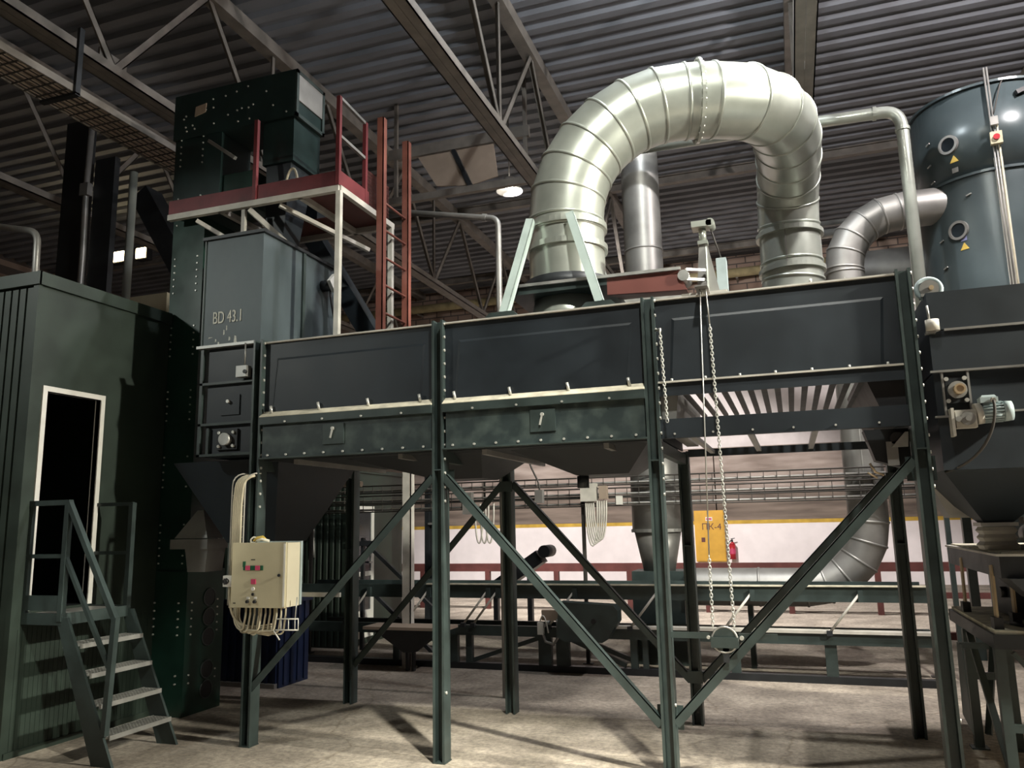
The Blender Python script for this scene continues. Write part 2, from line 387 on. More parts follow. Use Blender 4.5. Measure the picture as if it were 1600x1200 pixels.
def strut(p, q, mt='green', w_=0.062, up=(0, -1, 0), nm='brace'):
    return part(m, nm, MB().angle(p, q, w_, 0.008, up), M[mt])
yb = YF - 0.02
strut((PX[1] - 0.05, yb, 2.12), (PX[0] + 0.03, yb, 0.45))
strut((PX[2] - 0.05, yb, 0.37), (PX[1] + 0.05, yb, 2.12))
strut((PX[3] - 0.05, yb, 2.10), (PX[2] + 0.05, yb, 0.38))
strut((PX[1] - 0.05, YB, 2.13), (PX[0] + 0.05, YB, 0.37))
strut((PX[2] - 0.05, YB, 0.37), (PX[1] + 0.05, YB, 2.13))
strut((PX[3] - 0.05, YB, 2.06), (PX[2] + 0.05, YB, 0.37))
for x, z in ((PX[1], 2.1), (PX[2], 0.4), (PX[3], 2.05)):
    part(m, 'gusset_plate', MB().box(x - 0.09, x + 0.09, YF + 0.06, YF + 0.068, z - 0.08, z + 0.08), M['green'])
    part(m, 'gusset_plate', MB().box(x - 0.065, x + 0.065, YB - 0.068, YB - 0.06, z - 0.05, z + 0.05), M['green'])
# cross ties between front and back legs
for x in PX:
    part(m, 'cross_tie', MB().box(x - 0.03, x + 0.03, YF + 0.06, YB - 0.06, 2.24, 2.33), M['green'])

def bay(i):
    x0, x1 = PX[i] + 0.0475, PX[i + 1] - 0.0475
    # upper sheet: set back a little, with a shallow pressed field
    sp = part(m, 'side_panel', MB().box(x0, x1, YF - 0.005, YF + 0.005, 2.70, ZT), M['panel'])
    part(sp, 'pressed_field', MB().hexa([(x0 + 0.10, YF - 0.014, 2.74), (x1 - 0.14, YF - 0.014, 2.74), (x1 - 0.10, YF - 0.014, ZT - 0.16), (x0 + 0.14, YF - 0.014, ZT - 0.16),
                                          (x0 + 0.08, YF - 0.005, 2.72), (x1 - 0.12, YF - 0.005, 2.72), (x1 - 0.08, YF - 0.005, ZT - 0.14), (x0 + 0.12, YF - 0.005, ZT - 0.14)][0:8]), M['panel'])
    part(m, 'top_flange', MB().box(x0, x1, YF - 0.03, YF + 0.06, ZT, ZT + 0.012), M['offwhite'])
    part(m, 'back_panel', MB().box(x0, x1, YB - 0.005, YB + 0.005, 2.74 if i == 2 else 2.34, ZT), M['panel']) if i < 2 else None
    if i < 2:
        part(m, 'roof_sheet', MB().box(x0, x1, YF + 0.06, YB, ZT - 0.012, ZT), M['panel'])
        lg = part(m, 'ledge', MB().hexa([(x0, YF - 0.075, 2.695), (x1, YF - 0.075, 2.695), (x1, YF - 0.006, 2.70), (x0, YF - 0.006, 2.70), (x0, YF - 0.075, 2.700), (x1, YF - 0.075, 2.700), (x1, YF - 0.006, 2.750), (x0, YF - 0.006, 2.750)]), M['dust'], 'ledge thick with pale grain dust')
        for k in range(4):
            xx = x0 + (x1 - x0) * (0.06 + k * 0.29)
            part(m, 'clamp', MB().cyl((xx, YF - 0.03, 2.73), (xx - 0.012, YF - 0.035, 2.795), 0.012, n=8), M['bolt'])
        part(m, 'channel_beam', MB().box(x0, x1, YF - 0.075, YF - 0.06, 2.63, 2.695).box(x0, x1, YF - 0.06, YF - 0.006, 2.63, 2.64), M['green'])
        lw = part(m, 'lower_panel', MB().box(x0 + 0.02, x1 - 0.01, YF - 0.045, YF + 0.0, 2.345, 2.63), M['scuffed'])
        hx = (x0 + x1) / 2 + (-0.09 if i == 0 else 0.02)
        h = part(lw, 'hatch', MB().box(hx - 0.1, hx + 0.1, YF - 0.057, YF - 0.045, 2.43, 2.60), M['green'])
        part(lw, 'hatch_handle', MB().cyl((hx, YF - 0.057, 2.56), (hx, YF - 0.075, 2.56), 0.014, n=10).bar((hx, YF - 0.068, 2.56), (hx - 0.02, YF - 0.068, 2.48), 0.012, 0.012), M['bolt'])
        bl = MB()
        for k in range(9):
            xx = x0 + 0.08 + (x1 - x0 - 0.16) * k / 8
            bl.cyl((xx, YF - 0.045, 2.365), (xx, YF - 0.056, 2.365), 0.010, n=6)
            if k % 2: bl.cyl((xx, YF - 0.075, 2.645), (xx, YF - 0.085, 2.645), 0.009, n=6)
        part(lw, 'bolts', bl, M['bolt'], kind='stuff')
        part(m, 'bottom_flange', MB().box(x0, x1, YF - 0.07, YF + 0.02, 2.333, 2.345), M['green'])
        part(m, 'floor_sheet', MB().box(x0, x1, YF + 0.02, YB, 2.325, 2.34), M['darkmetal'])
        part(m, 'floor_rib', MB().box(x0 + 0.3, x0 + 0.34, YF + 0.02, YB, 2.285, 2.325), M['galvold'])
        part(m, 'floor_rib', MB().box(x1 - 0.34, x1 - 0.3, YF + 0.02, YB, 2.285, 2.325), M['galvold'])
    else:
        part(m, 'flange_rail', MB().box(x0, x1, YF - 0.03, YF - 0.005, 2.735, 2.748), M['offwhite'])
        part(m, 'apron_sheet', MB().box(x0, x1, YF - 0.012, YF - 0.004, 2.64, 2.735), M['panel'])
        part(m, 'bottom_rail', MB().box(x0, x1, YF - 0.02, YF + 0.03, 2.33, 2.47), M['panel'])
        part(m, 'bottom_rail', MB().box(x0, x1, YB - 0.03, YB + 0.02, 2.31, 2.375), M['panel'])
        part(m, 'back_panel', MB().box(x0, x1, YB - 0.005, YB + 0.005, 3.10, ZT), M['panel'])
        for k in range(14):
            xx = x0 + 0.17 + (x1 - x0 - 0.42) * k / 13
            part(m, 'grate_bar', MB().box(xx - 0.021, xx + 0.021, YF + 0.04, YB - 0.01, 2.668, 2.682), M['black'])
        part(m, 'end_baffle', MB().frustum((x1 - 0.14, x1, YF + 0.05, YB - 0.05), 2.40, (x1 - 0.26, x1, YF + 0.05, YB - 0.05), 2.74), M['black'])
        part(m, 'end_baffle', MB().frustum((x0, x0 + 0.10, YF + 0.05, YB - 0.05), 2.40, (x0, x0 + 0.14, YF + 0.05, YB - 0.05), 2.74), M['galvold'])
        for xx in (x0 + 0.22, x0 + 0.62, x0 + 1.05):
            part(m, 'cross_bar', MB().box(xx - 0.02, xx + 0.02, YF + 0.03, YB - 0.03, 2.33, 2.36), M['galvold'])
        bl = MB()
        for k in range(7): bl.cyl((x0 + 0.1 + k * 0.24, YF - 0.02, 2.742), (x0 + 0.1 + k * 0.24, YF - 0.02, 2.765), 0.010, n=6)
        for k in range(6): bl.cyl((x0 + 0.1 + k * 0.27, YF - 0.02, 2.36), (x0 + 0.1 + k * 0.27, YF - 0.03, 2.36), 0.008, n=6)
        for k in range(2): bl.cyl((x0 + 0.35 + k * 0.75, YF - 0.01, ZT + 0.012), (x0 + 0.35 + k * 0.75, YF - 0.01, ZT + 0.04), 0.012, n=6)
        part(m, 'bolts', bl, M['bolt'], kind='stuff')
for i in range(3): bay(i)
# side partitions
for x in PX:
    part(m, 'partition', MB().box(x - 0.006, x + 0.006, YF + 0.06, YB - 0.06, 2.36, ZT - 0.02), M['panel'])
# discharge hoppers below bays one and two
part(m, 'hopper', MB().frustum((-1.68, -1.24, 6.45, 6.85), 2.13, (-2.1, -1.0, 6.0, 7.2), 2.325), M['darkmetal'])
part(m, 'hopper_outlet', MB().cyl((-1.66, 6.6, 2.13), (-1.66, 6.6, 2.03), 0.05), M['darkmetal'])
part(m, 'hopper', MB().frustum((-2.95, -2.52, 6.45, 6.85), 2.14, (-3.6, -2.35, 6.0, 7.2), 2.325), M['darkmetal'])
# plates carrying the duct struts on the roof of bay two
for xx in (-2.10, -1.30):
    part(m, 'strut_pad', MB().hexa([(xx - 0.16, 5.84, 3.372), (xx + 0.16, 5.84, 3.372), (xx + 0.16, 6.0, 3.372), (xx - 0.16, 6.0, 3.372), (xx - 0.10, 5.84, 3.43), (xx + 0.10, 5.84, 3.43), (xx + 0.10, 6.0, 3.43), (xx - 0.10, 6.0, 3.43)]), M['green'])

# inlet section at the left end of the machine
x0, x1 = -4.99, -4.40
part(m, 'inlet_housing', MB().box(x0 + 0.06, x1, YF + 0.01, YB, 2.38, 3.37), M['panel'])
fr = MB()
for zz in (2.385, 2.66, 3.03): fr.box(x0, x1, YF - 0.03, YF + 0.01, zz, zz + 0.022)
fr.box(x0, x0 + 0.03, YF - 0.03, YF + 0.01, 2.385, 3.37)
fr.box(x0 + 0.09, x0 + 0.115, YF - 0.02, YF + 0.01, 2.40, 2.64)
part(m, 'inlet_frame', fr, M['green'])
part(m, 'inlet_lip', MB().box(x0 - 0.04, x1, YF - 0.05, YF + 0.01, 3.37, 3.395), M['galvold'])
ih = part(m, 'inlet_hatch', MB().box(x0 + 0.22, x0 + 0.42, YF - 0.002, YF + 0.01, 2.75, 2.93), M['panel'])
part(ih, 'hatch_handle', MB().cyl((x0 + 0.31, YF - 0.002, 2.87), (x0 + 0.31, YF - 0.03, 2.87), 0.016, n=10), M['bolt'])
be = part(m, 'flange_bearing', MB().box(x0 + 0.2, x0 + 0.42, YF - 0.015, YF + 0.01, 2.44, 2.62), M['darkmetal'])
bm = MB().cyl((x0 + 0.31, YF - 0.01, 2.53), (x0 + 0.31, YF - 0.06, 2.53), 0.055, n=18)
part(be, 'bearing_housing', bm, M['steel'])
bl = MB()
for sx in (-1, 1):
    for sz in (-1, 1): bl.cyl((x0 + 0.31 + sx * 0.075, YF - 0.015, 2.53 + sz * 0.06), (x0 + 0.31 + sx * 0.075, YF - 0.035, 2.53 + sz * 0.06), 0.014, n=8)
part(be, 'bearing_bolts', bl, M['bolt'], kind='stuff')
part(m, 'inlet_hopper', MB().frustum((-5.0, -4.48, 6.25, 6.75), 1.62, (-5.4, -4.25, 5.95, 7.3), 2.36), M['panel'])
part(m, 'inlet_spout', MB().box(-4.96, -4.52, 6.3, 6.7, 1.1, 1.62), M['panel'])
part(m, 'inlet_chute', MB().hexa([(-5.57, 6.2, 1.67), (-5.19, 6.2, 1.67), (-5.19, 6.45, 1.67), (-5.57, 6.45, 1.67), (-5.40, 6.3, 1.93), (-5.33, 6.3, 1.93), (-5.33, 6.4, 1.93), (-5.40, 6.4, 1.93)]), M['galvold'])
part(m, 'chute_flange', MB().box(-5.60, -5.17, 6.18, 6.47, 1.57, 1.66), M['galvold'])
part(m, 'chute_tail', MB().hexa([(-5.40, 6.2, 1.36), (-5.20, 6.2, 1.36), (-5.20, 6.44, 1.36), (-5.40, 6.44, 1.36), (-5.44, 6.2, 1.57), (-5.18, 6.2, 1.57), (-5.18, 6.45, 1.57), (-5.44, 6.45, 1.57)]), M['galvold'])

sb = thing('cable_junction_box', 'small grey junction box hanging from conduit on the inlet housing', 'junction box', (-4.50, 5.75, 3.13))
part(sb, 'box', MB().box(-4.56, -4.45, 5.72, 5.79, 3.07, 3.17), M['galvold'])
part(sb, 'conduit', MB().tube([(-4.49, 5.75, 3.17), (-4.49, 5.75, 3.38)], 0.008), M['galvold'])
part(sb, 'knob', MB().cyl((-4.455, 5.72, 3.11), (-4.455, 5.70, 3.11), 0.018, n=10), M['black'])

# ------------------------------------------------------------------ intake bin marked BD 43.1
b = thing('intake_bin', 'weathered slate intake bin stencilled BD 43.1', 'bin', (-4.78, 6.5, 3.395))
bx0, bx1, by0, by1, bz0, bz1 = -5.09, -4.45, 5.90, 7.20, 3.395, 4.46
part(b, 'body', MB().box(bx0, bx1, by0, by1, bz0, bz1), M['binblue'])
part(b, 'top_flange', MB().box(bx0 - 0.03, bx1 + 0.03, by0 - 0.03, by1 + 0.03, bz1, bz1 + 0.03), M['darkmetal'])
part(b, 'seam_rib', MB().box(bx1, bx1 + 0.022, 6.52, 6.56, bz0, bz1), M['green'])
part(b, 'corner_trim', MB().box(bx0 - 0.012, bx0, by0 - 0.012, by0 + 0.03, bz0, bz1), M['green'])
text(b, 'stencil_lettering', 'BD 43.1', 0.165, (-4.985, 5.894, 3.635), M['stencil'], stretch=0.62)
ch = MB()
for sx, sz, ww, hh in ((-5.03, 3.50, 0.05, 0.012), (-4.92, 3.43, 0.018, 0.03), (-4.86, 3.52, 0.012, 0.05), (-4.80, 3.46, 0.02, 0.04), (-4.74, 3.43, 0.03, 0.075), (-4.95, 3.46, 0.012, 0.03), (-4.83, 3.56, 0.01, 0.05)):
    ch.hexa([(sx, by0 - 0.002, sz), (sx + ww, by0 - 0.002, sz + 0.006), (sx + ww, by0, sz + 0.006), (sx, by0, sz), (sx + ww * 0.2, by0 - 0.002, sz + hh), (sx + ww * 0.8, by0 - 0.002, sz + hh * 0.9), (sx + ww * 0.8, by0, sz + hh * 0.9), (sx + ww * 0.2, by0, sz + hh)])
part(b, 'chipped_paint', ch, M['stencil'])
sn = thing('level_sensor', 'level sensor with white diamond cap and black cable on the intake bin', 'sensor', (-4.40, 6.94, 4.22))
part(sn, 'body', MB().cyl((-4.45, 6.90, 4.22), (-4.34, 6.90, 4.22), 0.06, n=14), M['darkmetal'])
part(sn, 'cap', MB().hexa([(-4.34, 6.90, 4.14), (-4.34, 7.0, 4.24), (-4.30, 7.0, 4.24), (-4.30, 6.90, 4.14), (-4.34, 6.80, 4.24), (-4.34, 6.90, 4.34), (-4.30, 6.90, 4.34), (-4.30, 6.80, 4.24)]), M['white'])
part(sn, 'cable', MB().tube(bez((-4.36, 6.90, 4.16), (-4.34, 6.92, 3.9), (-4.36, 7.05, 3.8), (-4.40, 7.15, 3.55)), 0.012), M['black'])

# ------------------------------------------------------------------ bucket elevator
e = thing('bucket_elevator', 'tall dark green bucket elevator with riveted trunk beside the cabin', 'elevator', (-5.82, 6.7, 0))
ex0, ex1, ey0, ey1 = -6.03, -5.62, 6.46, 6.94
part(e, 'trunk', MB().box(ex0, ex1, ey0, ey1, 1.35, 5.0), M['trunk'])
part(e, 'boot', MB().box(ex0 - 0.02, ex1 + 0.02, ey0 - 0.02, ey1 + 0.04, 0, 1.35), M['trunk'])
rv = MB()
z = 0.3
while z < 6.3:
    if int(z * 10) % 7 < 4:
        for xx in (ex0 + 0.05, ex1 - 0.07): rv.cyl((xx, ey0, z), (xx, ey0 - 0.034 if z < 1.35 else ey0 - 0.010, z), 0.009, n=6)
        for yy in (ey0 + 0.05, ey1 - 0.06):
            if z < 3.2: rv.cyl((ex1, yy, z), (ex1 + (0.030 if z < 1.35 else 0.008), yy, z), 0.009, n=6)
    z += 0.075
part(e, 'rivets', rv, M['bolt'], kind='stuff')
for k in range(5):
    z = 1.08 - k * 0.19 - (0.12 if k > 2 else 0)
    part(e, 'inspection_opening', MB().cyl((ex1 + 0.0, 6.76, z), (ex1 + 0.026, 6.76, z), 0.085, n=18), M['darkmetal'])
    part(e, 'worn_rim', MB().torus((ex1 + 0.024, 6.76, z), (1, 0, 0), 0.085, 0.008), M['green'])
hd = part(e, 'head', MB().box(-6.08, -4.53, 6.44, 6.96, 5.93, 6.45), M['teal'])
part(e, 'head_leg', MB().box(-6.06, -5.45, 6.46, 6.94, 5.0, 5.93), M['teal'])
part(e, 'spout_box', MB().box(-4.92, -4.55, 6.46, 6.94, 5.45, 5.93), M['teal'])
part(e, 'spout', MB().frustum((-4.95, -4.76, 6.6, 6.85), 4.49, (-4.9, -4.6, 6.5, 6.9), 5.45), M['panel'])
part(e, 'end_frame', MB().box(-4.53, -4.51, 6.44, 6.48, 5.93, 6.45).box(-4.53, -4.51, 6.92, 6.96, 5.93, 6.45).box(-4.53, -4.51, 6.44, 6.96, 6.41, 6.45).box(-4.53, -4.51, 6.44, 6.96, 5.93, 5.97), M['green'])
part(e, 'end_plate', MB().box(-4.53, -4.515, 6.48, 6.92, 6.12, 6.41), M['galvold'])
part(e, 'torn_label', MB().hexa([(-5.80, 6.43, 6.16), (-5.66, 6.43, 6.19), (-5.66, 6.44, 6.19), (-5.80, 6.44, 6.16), (-5.79, 6.43, 6.27), (-5.65, 6.43, 6.29), (-5.65, 6.44, 6.29), (-5.79, 6.44, 6.27)]), M['ply'])
part(e, 'stay_rod', MB().bar((-5.58, 6.42, 5.83), (-5.2, 6.38, 5.55), 0.035, 0.035), M['galvold'])
rv = MB()
for k in range(24):
    xx = random.uniform(-6.0, -4.6); zz = random.uniform(5.97, 6.4); rv.cyl((xx, 6.44, zz), (xx, 6.432, zz), 0.010, n=6)
part(e, 'head_bolts', rv, M['bolt'], kind='stuff')
part(e, 'side_box', MB().box(-5.45, -5.05, 6.5, 6.9, 5.05, 5.45), M['trunk'])
# inclined down-pipe from the head back to the machine
gp = thing('grain_downpipe', 'dark square grain downpipe slanting behind the white platform post', 'pipe', (-4.1, 7.7, 3.3))
part(gp, 'pipe', MB().bar((-5.15, 7.7, 5.2), (-4.02, 7.7, 3.38), 0.2, 0.2), M['panel'])
part(gp, 'head_elbow', MB().box(-5.35, -5.0, 7.6, 7.8, 5.1, 5.5).box(-5.35, -5.2, 6.94, 7.6, 5.25, 5.5), M['panel'])
part(gp, 'outlet', MB().box(-4.15, -3.95, 7.42, 7.8, 3.14, 3.40), M['panel'])

# ------------------------------------------------------------------ service platform round the elevator head
pf = thing('service_platform', 'service platform with red kick plates and white steel frame', 'platform', (-4.9, 6.8, 3.37))
pz = 5.0; px0, px1, py0, py1 = -5.95, -3.90, 6.30, 7.40
part(pf, 'deck', MB().box(px0, px1, py0, 6.42, pz, pz + 0.015).box(-4.45, px1, 6.42, 6.98, pz, pz + 0.015).box(px0, px1, 6.98, py1, pz, pz + 0.015), M['darkred'])
part(pf, 'kick_plate', MB().box(px0, px1, py0 - 0.006, py0, pz, pz + 0.155), M['red'])
part(pf, 'kick_plate', MB().box(px1, px1 + 0.006, py0, 6.86, pz, pz + 0.155), M['red'])
part(pf, 'edge_beam', MB().box(px0, px1, py0 - 0.02, py0 + 0.03, pz - 0.06, pz), M['offwhite'])
part(pf, 'edge_beam', MB().box(px1 - 0.03, px1 + 0.02, py0, py1, pz - 0.06, pz), M['offwhite'])
part(pf, 'edge_beam', MB().box(px0, px1, py1 - 0.05, py1, pz - 0.06, pz), M['offwhite'])
for xx in (-5.3, -4.35): part(pf, 'cross_beam', MB().box(xx - 0.025, xx + 0.025, py0, py1, pz - 0.06, pz - 0.005), M['offwhite'])
part(pf, 'leg', MB().box(-3.925, -3.875, 6.275, 6.325, ZT + 0.0, pz - 0.06), M['offwhite'])
part(pf, 'leg', MB().box(-3.925, -3.875, 7.33, 7.38, ZT + 0.0, pz - 0.06), M['offwhite'])
part(pf, 'knee_brace', MB().bar((-5.60, 6.32, 4.90), (-5.0, 6.6, 4.5), 0.04, 0.04), M['offwhite'])
part(pf, 'knee_brace', MB().bar((-4.95, 6.32, 4.92), (-4.55, 6.55, 4.50), 0.05, 0.05), M['offwhite'])
part(pf, 'knee_brace', MB().bar((-5.02, 6.33, 4.93), (-5.02, 6.33, 4.62), 0.04, 0.04), M['offwhite'])
part(pf, 'knee_brace', MB().bar((-4.6, 6.33, 4.92), (-4.02, 7.1, 4.62), 0.04, 0.04), M['offwhite'])
for (xx, yy, zt) in ((-4.87, 6.29, 5.86), (-3.91, 6.29, 5.93), (-3.91, 6.80, 5.90)):
    part(pf, 'guard_post', MB().box(xx - 0.02, xx + 0.02, yy - 0.02, yy + 0.02, pz, zt), M['red'])
part(pf, 'guard_rail', MB().bar((-3.91, 6.29, 5.92), (-3.91, 6.80, 5.89), 0.03, 0.03), M['galvold'])
part(pf, 'guard_rail', MB().bar((-3.91, 6.29, 5.52), (-3.91, 6.80, 5.50), 0.03, 0.03), M['galvold'])
ms = MB()
for k in range(26): ms.bar((-3.93, 6.84 + k * 0.02, pz + 0.02), (-3.93, 6.84 + k * 0.02, pz + 0.42), 0.005, 0.005)
for k in range(10): ms.bar((-3.93, 6.84, pz + 0.03 + k * 0.042), (-3.93, 7.36, pz + 0.03 + k * 0.042), 0.005, 0.005)
part(pf, 'mesh_guard', ms, M['darkred'], kind='stuff')
hm = thing('head_motor', 'small motor with light cable loops on the red service platform', 'motor', (-4.62, 6.36, pz + 0.015))
part(hm, 'body', MB().cyl((-4.70, 6.37, pz + 0.12), (-4.50, 6.37, pz + 0.12), 0.07, n=14), M['galvold'])
part(hm, 'foot', MB().box(-4.68, -4.52, 6.33, 6.41, pz + 0.015, pz + 0.06), M['darkmetal'])
part(hm, 'cable', MB().tube(bez((-4.55, 6.36, pz + 0.18), (-4.5, 6.36, pz + 0.4), (-4.4, 6.36, pz + 0.3), (-4.42, 6.36, pz + 0.03)), 0.012), M['cable'])

ld = thing('access_ladder', 'red oxide ladder rising from the machine roof to the platform', 'ladder', (-3.84, 7.3, ZT))
part(ld, 'rail', MB().angle((-3.84, 7.03, ZT), (-3.84, 7.03, 6.05), 0.075, 0.01, (0, -1, 0)), M['primer'])
part(ld, 'rail', MB().angle((-3.84, 7.61, ZT), (-3.84, 7.61, 6.05), 0.075, 0.01, (0, -1, 0)), M['primer'])
z = 3.62
while z < 5.3:
    part(ld, 'rung', MB().cyl((-3.84, 7.03, z), (-3.84, 7.61, z), 0.013, n=8), M['primer']); z += 0.30
part(ld, 'foot_bracket', MB().box(-3.88, -3.80, 7.30, 7.66, ZT, ZT + 0.02), M['primer'])

# ------------------------------------------------------------------ segmented ducts
def duct(th, pts, r, mt, seams, n=36, seam_r=0.010, flange=(), nm='duct_segment'):
    rg = rings_along(pts, r, n)
    P = [V(q) for q in pts]
    for i in range(len(pts) - 1):
        seg = part(th, nm, MB().ringtube([rg[i], rg[i + 1]]), M[mt])
        if i in seams or (i + 1) in seams:
            pass
    for i in seams:
        if not 0 < i < len(P) - 1: continue
        t = ((P[i + 1] - P[i]).normalized() + (P[i] - P[i - 1]).normalized()).normalized()
        a = rings_along([P[i] - t * 0.012, P[i] + t * 0.012], 1, n)
        c0 = P[i]
        def grow(f, h): return [c0 + (q - c0) * f + t * h for q in rg[i]]
        part(th, 'seam', MB().ringtube([grow(1.0, -0.014), grow(1 + seam_r / r, -0.010), grow(1 + seam_r / r, 0.010), grow(1.0, 0.014)]), M[mt])
    return rg

# main silver arch: riser, elbow, crossover, second elbow and drop leg
z0, R1, phi, s_, l1, l2, xr, yr, z1, rr, xl = 4.398, 1.122, 0.269, 0.243, 0.946, 0.929, 0.202, 9.362, 5.073, 0.338, -1.735
A = V((xl, 6.6, 0)); h = V((math.cos(phi), math.sin(phi), 0))
pts = [A + V((0, 0, 3.82)), A + V((0, 0, 4.10)), A + V((0, 0, 4.30))]
for k in range(0, 8):
    t = math.pi / 2 * k / 7 if k else 0
    pts.append(A + h * R1 * (1 - math.cos(t)) + V((0, 0, z0 + R1 * math.sin(t))))
ring_at = len(pts) - 1
S = A + h * (R1 + s_) + V((0, 0, z0 + R1))
E_ = V((xr, yr, z1))
bz = bez(S, S + h * l1, E_ + V((0, 0, l2)), E_, 8)
pts += bz
drop0 = len(pts)
pts += [V((xr, yr, 4.62)), V((xr, yr, 4.42))]
for k in range(1, 6):   # hidden lower elbow turning back and left
    t = math.pi / 2 * k / 5; hh = V((-0.83, 0.56, 0)).normalized()
    pts.append(V((xr, yr, 4.42)) + hh * 0.62 * (1 - math.cos(t)) - V((0, 0, 0.62 * math.sin(t))))
pts.append(pts[-1] + hh * 0.98)
bd = thing('exhaust_duct', 'big silver segmented duct arching over the drying machine', 'duct', (xl, 6.6, 3.36))
duct(bd, pts, rr, 'galv', [2] + list(range(3, len(pts))), n=44)
part(bd, 'flange_ring', MB().annulus(pts[ring_at] + h * 0.10, h, rr - 0.005, rr + 0.04, 0.028, 44), M['galv'])
fb = MB()
aa = h.cross(V((0, 0, 1))).normalized()
for k in range(28):
    t = 2 * math.pi * k / 28; c = pts[ring_at] + h * 0.095 + (aa * math.cos(t) + V((0, 0, 1)) * math.sin(t)) * (rr + 0.022)
    fb.cyl(c, c + h * 0.045, 0.009, n=6)
part(bd, 'flange_bolts', fb, M['bolt'], kind='stuff')
for zz in (4.30, 4.105):
    part(bd, 'collar', MB().annulus(A + V((0, 0, zz)), (0, 0, 1), rr - 0.005, rr + 0.028, 0.05, 44), M['galv'])
part(bd, 'collar', MB().annulus(V((xr, yr, 4.93)), (0, 0, 1), rr - 0.005, rr + 0.035, 0.05, 44), M['galv'])
part(bd, 'collar', MB().annulus(V((xr, yr, 4.50)), (0, 0, 1), rr - 0.005, rr + 0.03, 0.05, 44), M['galv'])
part(bd, 'long_seam', MB().bar((xr - 0.05, yr - rr - 0.002, 4.55), (xr - 0.05, yr - rr - 0.002, 5.0), 0.012, 0.006), M['galvold'])
# transition between slide gate and machine roof
part(bd, 'transition_cone', MB().cyl((xl, 6.6, 3.37), (xl, 6.6, 3.66), 0.36, 0.30, n=36), M['galv'])
for (a_, b_) in (((-2.10, 5.92, 3.43), (-1.96, 6.26, 4.33)), ((-1.30, 5.92, 3.43), (-1.60, 6.24, 4.33)), ((-2.02, 7.2, 3.37), (-1.90, 6.94, 4.33)), ((-1.42, 7.2, 3.37), (-1.56, 6.94, 4.33))):
    part(bd, 'support_strut', MB().angle(a_, b_, 0.07, 0.008, (0, -1, 0.2)), M['palegreen'])

# slide gate under the riser
g = thing('slide_gate', 'slide gate housing with brick red plate drawn out under the silver duct', 'slide gate', (xl, 6.6, 3.66))
part(g, 'housing', MB().box(-2.16, -1.30, 6.2, 7.0, 3.66, 3.72), M['green'])
part(g, 'top_collar', MB().cyl((xl, 6.6, 3.72), (xl, 6.6, 3.83), 0.385, n=36), M['darkmetal'])
part(g, 'gate_plate', MB().hexa([(-1.30, 6.20, 3.575), (-0.66, 6.20, 3.545), (-0.66, 6.23, 3.545), (-1.30, 6.23, 3.575), (-1.30, 6.20, 3.735), (-0.72, 6.20, 3.715), (-0.72, 6.95, 3.715), (-1.30, 6.95, 3.735)]), M['redgate'])
part(g, 'guide_rail', MB().bar((-2.16, 6.19, 3.735), (-0.70, 6.19, 3.722), 0.03, 0.025), M['steel'])
part(g, 'guide_rail', MB().bar((-2.16, 7.0, 3.735), (-0.70, 7.0, 3.722), 0.03, 0.025), M['steel'])
part(g, 'end_roller', MB().cyl((-0.68, 6.18, 3.66), (-0.68, 6.4, 3.66), 0.045, n=16), M['steel'])
part(g, 'link_arm', MB().bar((-0.66, 6.2, 3.71), (-0.52, 6.35, 3.73), 0.02, 0.02).bar((-0.66, 6.2, 3.63), (-0.52, 6.35, 3.65), 0.02, 0.02), M['steel'])

# winch stand for the slide gate
wz = thing('winch_stand', 'grey triangular winch stand with pulley head on the machine roof', 'winch', (-0.5, 6.4, ZT))
part(wz, 'base_bar', MB().box(-0.72, -0.36, 6.34, 6.46, 3.40, 3.55), M['offwhite'])
part(wz, 'base_beam', MB().box(-0.80, 0.0, 6.3, 6.5, ZT, 3.40), M['darkmetal'])
part(wz, 'mast', MB().hexa([(-0.60, 6.38, 3.55), (-0.42, 6.38, 3.55), (-0.42, 6.42, 3.55), (-0.60, 6.42, 3.55), (-0.56, 6.38, 3.98), (-0.50, 6.38, 3.98), (-0.50, 6.42, 3.98), (-0.56, 6.42, 3.98)]), M['galvold'])
part(wz, 'rib_plate', MB().hexa([(-0.51, 6.30, 3.55), (-0.50, 6.30, 3.55), (-0.50, 6.5, 3.55), (-0.51, 6.5, 3.55), (-0.51, 6.38, 3.95), (-0.50, 6.38, 3.95), (-0.50, 6.42, 3.95), (-0.51, 6.42, 3.95)]), M['galv'])
part(wz, 'mast_head', MB().cyl((-0.53, 6.40, 3.98), (-0.53, 6.40, 4.10), 0.03, n=12).box(-0.57, -0.49, 6.36, 6.44, 3.96, 3.99), M['galv'])
part(wz, 'pulley_block', MB().box(-0.61, -0.45, 6.33, 6.47, 4.10, 4.15).cyl((-0.46, 6.33, 4.125), (-0.46, 6.47, 4.125), 0.035, n=14), M['galv'])
part(wz, 'drum_box', MB().box(-0.44, -0.36, 6.44, 6.56, 3.58, 3.85), M['motor'])
part(wz, 'rope', MB().tube([(-0.47, 6.4, 4.12), (-0.40, 6.5, 3.86)], 0.006), M['cabledark'])

